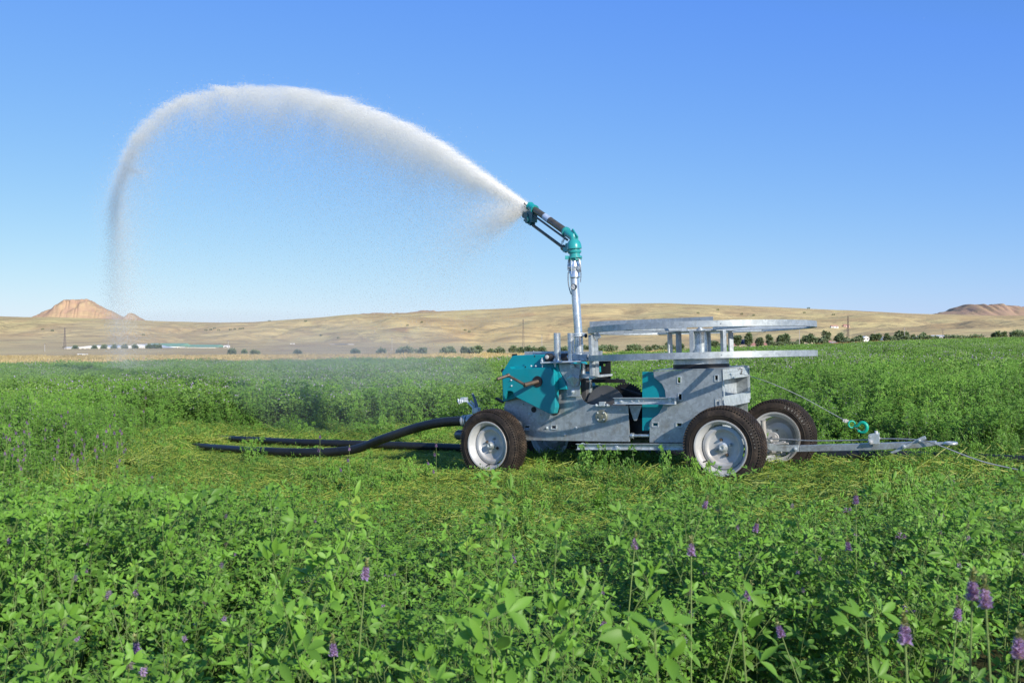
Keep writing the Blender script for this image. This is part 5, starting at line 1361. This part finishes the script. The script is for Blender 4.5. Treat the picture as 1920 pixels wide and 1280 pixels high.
building('white_shed', 1702, 1726, 635, 631.5, 630, 520, 'white shed behind the blue tank', M['wall'], M['whiteroof'], 'shed', 3)
building('white_shed', 1732, 1790, 635, 630.5, 628, 540, 'long white shed with a pale roof right of the blue tank', M['wall'], M['whiteroof'], 'shed', 8)
bm = bmesh.new(); x_, D_ = ground_at(1708, 360); lathe(bm, [(0, -1), (1.1, -1), (1.1, .9), (1.0, 1.3), (0, 1.4)], 24); o = fin('blue_tank', bm, M['blue'], None, 40, loc=(x_, D_, CZ+(645-639)/F*D_)); tag(o, 'round deep blue tank in front of the white sheds', 'tank')
# solar panel by the house
x_, D_ = ground_at(1391, 425); bm = bmesh.new(); zc = CZ+(645-641)/F*D_-tz(x_, D_)
bx(bm, (0, 0, zc), (4.6, .15, 2.2), Matrix.Rotation(R(-25), 3, 'X')); o = fin('solar_panel', bm, simple('solar_cells', (.02, .03, .09), .25, .1, .2, .4), None, loc=(x_, D_, tz(x_, D_))); tag(o, 'dark solar panel on a stand beside the red roofed house', 'solar panel')
bm = bmesh.new()
for s in (-1.6, 1.6): tube(bm, [(s, .1, -.3), (s, .1, zc)], .08, 6)
fin('panel_stand', bm, M['galv'], o)
def pylon(X, Yt, D, label, kind, group=None):
    x, y = ground_at(X, D); z0 = tz(x, y); H = CZ+(645-Yt)/F*D-z0; k = D/F
    o = None; bm = bmesh.new()
    if kind == 'lattice':
        wb, wt = 4.0*k, 1.0*k; r = .22*k
        cs = [(-1, -1), (1, -1), (1, 1), (-1, 1)]; lv = 9
        pt = lambda c, f: Vector((c[0]*(wb*(1-f)+wt*f)/2, c[1]*(wb*(1-f)+wt*f)/2, H*f))
        for c in cs: tube(bm, [pt(c, 0), pt(c, 1)], r*1.15, 4)
        for i in range(lv):
            for a, b in zip(cs, cs[1:]+cs[:1]): tube(bm, [pt(a, i/lv), pt(b, (i+1)/lv)], r*.6, 3); tube(bm, [pt(b, i/lv), pt(a, (i+1)/lv)], r*.6, 3); tube(bm, [pt(a, (i+1)/lv), pt(b, (i+1)/lv)], r*.6, 3)
        o = fin('lattice_pylon', bm, M['iron'], None, loc=(x, y, z0)); bm = bmesh.new()
        for f, w in ((.86, 2.6), (.95, 2.0)): tube(bm, [(-w*k, 0, H*f), (w*k, 0, H*f)], r, 4)
        fin('cross_arm', bm, M['iron'], o)
        tag(o, label, 'pylon', group)
    else:
        tube(bm, [(0, 0, -.5), (0, 0, H)], [.75*k, .42*k], 8); o = fin('utility_pole', bm, M['concrete'] if kind == 'pole' else M['iron'], None, loc=(x, y, z0)); bm = bmesh.new()
        w = 3.2 if kind == 'pole' else 6; 
        for f in ((.97,) if kind == 'pole' else (.97, .90)): bx(bm, (0, 0, H*f), (w*k, .5*k, .5*k))
        for s in (-.45, 0, .45): bx(bm, (s*w*k, 0, H*.97+.8*k), (.4*k, .4*k, 1.2*k))
        fin('cross_arm', bm, M['iron'], o); tag(o, label, 'utility pole', group)
    return o
PG = 'poles and pylons across the plain'
pylon(121.5, 614, 620, 'tall lattice pylon left of the white farm', 'lattice', PG)
pylon(981, 598, 600, 'tall lattice pylon in front of the hills left of the mast', 'lattice', PG)
pylon(1590, 592, 700, 'tall lattice pylon beside the two houses on the hill', 'lattice', PG)
pylon(84, 645, 500, 'short pole in the dry plain at far left', 'pole', PG)
pylon(428, 639, 600, 'pole right of the long green roofed building', 'pole', PG)
pylon(735, 634, 500, 'lone pole on the plain in the middle of the photo', 'pole', PG)
pylon(1016, 628, 450, 'thin pole right of the central lattice pylon', 'pole', PG)
pylon(1499, 608, 330, 'thin light pole above the red roofs', 'pole', PG)
pylon(1696, 614, 360, 'pale concrete pole in front of the darkest tree', 'pole', PG)
pylon(1768, 616, 380, 'dark pole with a wide cross arm near the right', 'dark', PG)
pylon(1640, 622, 500, 'small pole behind the trees left of the long shed', 'pole', PG)

# ------------------------------------------------------------------ water
nz = Vector(NOZ)
PTS = [(985, 383), (930, 345), (850, 283), (775, 237), (700, 205), (630, 180), (560, 165), (470, 160), (405, 166), (350, 180), (305, 202), (268, 235), (240, 285), (222, 335), (213, 385)]
sb, cb = sin(R(BETA)), cos(R(BETA)); S_ = []; Z_ = []
for X, Y in PTS:
    t = (X-960)/F; s = max(0, (nz.x-t*nz.y)/(sb+t*cb)); S_.append(s); Z_.append(CZ+(645-Y)/F*(nz.y+cb*s))
S_ = np.array(S_); S_[0] = 0; Z_[0] = nz.z; Z_ = np.array(Z_)
for i in range(1, len(S_)): S_[i] = max(S_[i], S_[i-1]+.1)
print('JET', np.round(S_, 2), np.round(Z_, 2))
# arc length parameter along the flight, then the vertical fall
smax = S_[-1]; fall = [(smax+.35, Z_[-1]-1.2), (smax+.45, Z_[-1]-2.4), (smax+.3, Z_[-1]-3.6), (smax+.0, .0)]
S_ = np.concatenate([S_, [f[0] for f in fall]]); Z_ = np.concatenate([Z_, [f[1] for f in fall]])
def smooth_curve(a, n=400):
    q = np.linspace(0, len(a)-1, n); return np.interp(q, np.arange(len(a)), a)
qs, qz = smooth_curve(S_), smooth_curve(Z_)
ker = np.ones(21)/21; pad = lambda v: np.concatenate([np.full(10, v[0]), v, np.full(10, v[-1])])
qs2, qz2 = np.convolve(pad(qs), ker, 'valid'), np.convolve(pad(qz), ker, 'valid'); qs2[0], qz2[0] = qs[0], qz[0]
wgt0 = sstep(np.arange(400), 0, 20); qs, qz = qs*(1-wgt0)+qs2*wgt0, qz*(1-wgt0)+qz2*wgt0
jet_i = int(400*(len(PTS)-1)/(len(S_)-1))
def world_of(s, z, off):   # off: sideways metres
    return np.stack([nz.x-sb*s+cb*off, nz.y+cb*s+sb*off, z], 1)
def droplets():
    P_, r_ = [], []
    dist = lambda p: p[:, 1]
    # 1 core of the jet
    n = 400000
    px = np.interp(np.arange(400), np.arange(400), nz.y+cb*qs)
    dl = np.sqrt(np.diff(qs*np.where(True, 1, 1))**2+np.diff(qz)**2)
    # spread the droplets evenly over the picture of the arc: weight by angular length
    ax = (nz.x-sb*qs)/(nz.y+cb*qs); az = (qz-CZ)/(nz.y+cb*qs); al = np.sqrt(np.diff(ax)**2+np.diff(az)**2)
    w = np.ones(399)*al; ii = np.arange(399)/399
    fr = ii*399/jet_i
    thick = np.interp(fr, [0, .06, .2, .35, .5, .65, .8, 1.0, 1.35], [.012, .06, .19, .28, .28, .25, .26, .50, .9])
    dens = np.interp(fr, [0, .05, .2, .35, .5, .6, .75, .9, 1.0, 1.2, 1.35], [1.3, 1.6, 2.3, 2.2, 1.5, .95, .78, .62, .55, .38, .2])
    w = w*dens; c = rng.choice(399, n, p=w/w.sum()); f = rng.uniform(0, 1, n)
    s = qs[c]*(1-f)+qs[c+1]*f; z = qz[c]*(1-f)+qz[c+1]*f; th = thick[c]; g = fr[c]
    # wisps: the lower edge trails down in clumps
    wisp = .35+1.3*vnoise(s*1.6+g*9, np.full(n, 3.), 81)**1.3
    dn = np.abs(rng.normal(0, 1, n))*th*wisp; up = rng.normal(0, 1, n)*th*.05
    vert = g > .86
    side = rng.normal(0, 1, n)*(.02+th*.35)
    down = np.where(rng.uniform(0, 1, n) < .62, dn, rng.exponential(1, n)*th*2.4)
    k = sstep(g, .72, 1.0)        # once the water falls the veil trails inward instead of downward
    rag = (vnoise(s*3.1, np.full(n, 7.), 91)-.5)*.10*np.minimum(1, s*.25)+(vnoise(s*9, np.full(n, 2.), 92)-.5)*.05*np.minimum(1, s*.25); z = z+up+rag*(1-k)-down*(1-k); s = s-down*k*2.4+rng.normal(0, .10, n)*k
    p = world_of(s, z, side*(1-.3*k)); ra = .00027*p[:, 1]*rng.uniform(.6, 1.25, n)*(1-.2*k); P_.append(p); r_.append(ra)
    # 2 streaks in the solid jet
    n = 26000; s = rng.uniform(0, 1, n)**1.2*5.5; z = np.interp(s, qs[:jet_i], qz[:jet_i]); tk = .010+.028*s
    z = z-np.abs(rng.normal(0, 1, n))*tk; st = vnoise((z*60), s*1.2, 83) > .45; p = world_of(s, z, rng.normal(0, 1, n)*tk*.6)[st]
    P_.append(p); r_.append(.00042*p[:, 1])
    # 3 fan thrown down by the drive plate
    n = 36000; q = rng.exponential(.42, n); q = q[q < 2.2]; n = len(q); 
    p = np.stack([nz.x-.02-q*.74+rng.normal(0, .03, n)*q, nz.y+q*.8+rng.normal(0, .1, n)*q, nz.z-.03+q*rng.normal(-.10, .24, n)-q*q*.10], 1)
    P_.append(p); r_.append(.00026*p[:, 1])
    # 4 fine veil of mist hanging under the arc
    n = 230000; c = rng.choice(jet_i, n, p=(al[:jet_i]*np.interp(fr[:jet_i], [0, .15, .5, .8, 1], [.8, 1.3, 1.0, 1.0, 2.2]))/(al[:jet_i]*np.interp(fr[:jet_i], [0, .15, .5, .8, 1], [.8, 1.3, 1.0, 1.0, 2.2])).sum()); s = qs[c]+rng.normal(0, .3, n)*np.minimum(1, qs[c]*.2)
    drop = rng.beta(1.0, 1.9, n); z = qz[c]-(qz[c]-.1)*drop; s = s-.10*s*drop*rng.uniform(0, 1.6, n); p = world_of(s, z, rng.normal(0, .35, n)*np.minimum(1, s*.1+.1)); P_.append(p); r_.append(.00013*p[:, 1])
    # 5 stray large drops
    n = 1500; c = rng.integers(20, jet_i, n); s = qs[c]+rng.normal(0, .4, n); z = qz[c]-rng.exponential(.9, n)+.1; p = world_of(s, z, rng.normal(0, .4, n)); P_.append(p); r_.append(.00045*p[:, 1]*rng.uniform(.5, 1, n))
    p = np.concatenate(P_); r = np.concatenate(r_); ok = p[:, 2] > .05; return p[ok], r[ok]
dp, dr = droplets()
me = bpy.data.meshes.new('water_spray'); me.vertices.add(len(dp)); me.vertices.foreach_set('co', dp.astype(np.float32).ravel())
a = me.attributes.new('rad', 'FLOAT', 'POINT'); a.data.foreach_set('value', dr.astype(np.float32))
sp = bpy.data.objects.new('water_spray', me); COL.objects.link(sp)
mw, nt = mat('water_droplets')
d = N(nt, 'ShaderNodeBsdfDiffuse'); d.inputs[0].default_value = (.93, .925, .90, 1); t = N(nt, 'ShaderNodeBsdfTranslucent'); t.inputs[0].default_value = (.93, .925, .90, 1)
mx = N(nt, 'ShaderNodeMixShader'); mx.inputs[0].default_value = .42; L(nt, d.outputs[0], mx.inputs[1]); L(nt, t.outputs[0], mx.inputs[2])
tp = N(nt, 'ShaderNodeBsdfTransparent'); m3 = N(nt, 'ShaderNodeMixShader'); m3.inputs[0].default_value = .62; em = N(nt, 'ShaderNodeEmission', Strength=.07); em.inputs[0].default_value = (1, .96, .89, 1); ad = N(nt, 'ShaderNodeAddShader'); L(nt, mx.outputs[0], ad.inputs[0]); L(nt, em.outputs[0], ad.inputs[1]); L(nt, ad.outputs[0], m3.inputs[1]); L(nt, tp.outputs[0], m3.inputs[2]); out(nt, m3.outputs[0])  # faint droplet glow stands in for light scattered between the drops
ng = bpy.data.node_groups.new('spray', 'GeometryNodeTree')
ng.interface.new_socket('Geometry', in_out='INPUT', socket_type='NodeSocketGeometry'); ng.interface.new_socket('Geometry', in_out='OUTPUT', socket_type='NodeSocketGeometry')
gi = ng.nodes.new('NodeGroupInput'); go = ng.nodes.new('NodeGroupOutput'); mp = ng.nodes.new('GeometryNodeMeshToPoints'); na = ng.nodes.new('GeometryNodeInputNamedAttribute'); na.data_type = 'FLOAT'; na.inputs[0].default_value = 'rad'
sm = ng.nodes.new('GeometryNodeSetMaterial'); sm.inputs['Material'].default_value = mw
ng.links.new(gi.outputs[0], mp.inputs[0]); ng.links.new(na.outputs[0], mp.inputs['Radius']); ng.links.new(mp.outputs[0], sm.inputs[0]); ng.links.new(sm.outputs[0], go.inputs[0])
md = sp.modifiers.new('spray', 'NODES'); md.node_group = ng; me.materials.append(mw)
tag(sp, 'arching white jet of water leaving the gun and falling far out on the left', 'water spray', kind='stuff')

# thin mist drifting over the crop under the arc
mv, nt = mat('drifting_mist'); vs = N(nt, 'ShaderNodeVolumeScatter', Density=.016, Anisotropy=.2); vs.inputs['Color'].default_value = (.95, .97, 1, 1); out(nt, None, vs.outputs[0])
mv2 = mv.copy(); mv2.node_tree.nodes['Volume Scatter'].inputs['Density'].default_value = .045
def puff(c, r, seed, mv):
    bm = bmesh.new(); bmesh.ops.create_icosphere(bm, subdivisions=4, radius=1)
    for v in bm.verts:
        n_ = v.co.copy(); f = 1+.25*(float(vnoise(n_.x*2+seed, n_.y*2+n_.z*1.5, seed))-.5); v.co = Vector((n_.x*r[0], n_.y*r[1], n_.z*r[2]))*f
    o = fin('drifting_mist', bm, mv, None, 80, loc=c); return o
for i, (c, r, lb) in enumerate([((-7.5, 26, .6), (5.5, 9, 1.3), 'faint haze of spray hanging over the crop below the middle of the arc'), ((-2.1, 15, .4), (1.8, 3.6, .95), 'pale mist over the crop just left of the machine')]):
    o = puff(c, r, 5+i, (mv, mv2)[i]); tag(o, lb, 'mist', kind='stuff')

# ------------------------------------------------------------------ sky, sun, camera
SUN_EL, SUN_AZ = R(25), R(32)      # sun behind the camera, 32 degrees to its right
sdir = Vector((sin(SUN_AZ)*cos(SUN_EL), -cos(SUN_AZ)*cos(SUN_EL), sin(SUN_EL)))
w = bpy.data.worlds.new('World'); sc.world = w; w.use_nodes = True; nt = w.node_tree; nt.nodes.clear()
sky = nt.nodes.new('ShaderNodeTexSky'); sky.sky_type = 'NISHITA'; sky.sun_disc = False; sky.sun_elevation = SUN_EL; sky.sun_rotation = pi-SUN_AZ
sky.altitude = 1000; sky.air_density = 1.0; sky.dust_density = .6; sky.ozone_density = 1.6
# a clear, deep blue afternoon sky: a response curve per channel
bg = nt.nodes.new('ShaderNodeBackground'); bg.inputs[1].default_value = .12
spc = nt.nodes.new('ShaderNodeSeparateColor'); cbc = nt.nodes.new('ShaderNodeCombineColor'); nt.links.new(sky.outputs[0], spc.inputs[0])
for i, (ga, am) in enumerate(((1.0, .69), (.733, .783), (.10, .97))):
    a1_ = nt.nodes.new('ShaderNodeMath'); a1_.operation = 'MULTIPLY'; a1_.inputs[1].default_value = .115; nt.links.new(spc.outputs[i], a1_.inputs[0])
    a2_ = nt.nodes.new('ShaderNodeMath'); a2_.operation = 'POWER'; a2_.inputs[1].default_value = ga; nt.links.new(a1_.outputs[0], a2_.inputs[0])
    a3_ = nt.nodes.new('ShaderNodeMath'); a3_.operation = 'MULTIPLY'; a3_.inputs[1].default_value = am/.12; nt.links.new(a2_.outputs[0], a3_.inputs[0])
    if i == 2:      # the blue saturates low in the sky and falls off towards the zenith
        a4_ = nt.nodes.new('ShaderNodeMath'); a4_.operation = 'MULTIPLY'; a4_.inputs[1].default_value = 1.8/.12; nt.links.new(a1_.outputs[0], a4_.inputs[0])
        a5_ = nt.nodes.new('ShaderNodeMath'); a5_.operation = 'MINIMUM'; nt.links.new(a3_.outputs[0], a5_.inputs[0]); nt.links.new(a4_.outputs[0], a5_.inputs[1]); a3_ = a5_
    nt.links.new(a3_.outputs[0], cbc.inputs[i])
wo = nt.nodes.new('ShaderNodeOutputWorld'); nt.links.new(cbc.outputs[0], bg.inputs[0]); nt.links.new(bg.outputs[0], wo.inputs[0])
sl = bpy.data.lights.new('sun', 'SUN'); sl.energy = 5.0; sl.angle = R(.53); sl.color = (1.0, .93, .82)
so = bpy.data.objects.new('sun', sl); COL.objects.link(so); so.rotation_euler = sdir.to_track_quat('Z', 'Y').to_euler(); so.location = (5, -10, 20)
cam = bpy.data.cameras.new('camera'); co = bpy.data.objects.new('camera', cam); COL.objects.link(co); sc.camera = co
co.location = (0, 0, CZ); co.rotation_euler = (R(90), 0, 0); cam.lens = 36*F/1920; cam.sensor_width = 36; cam.shift_y = 5/1920
cam.clip_start = .05; cam.clip_end = 12000
cam.dof.use_dof = True; cam.dof.focus_distance = 7.6; cam.dof.aperture_fstop = 15
sc.view_settings.view_transform = 'Standard'; sc.view_settings.look = 'None'; sc.view_settings.exposure = 0; sc.view_settings.gamma = 1
cy = sc.cycles; cy.max_bounces = 9; cy.diffuse_bounces = 7; cy.glossy_bounces = 3; cy.transmission_bounces = 3; cy.volume_bounces = 0; cy.transparent_max_bounces = 32
cy.sample_clamp_indirect = 4; cy.use_denoising = True; cy.denoiser = 'OPENIMAGEDENOISE'; cy.denoising_input_passes = 'RGB_ALBEDO_NORMAL'; cy.denoising_prefilter = 'ACCURATE'
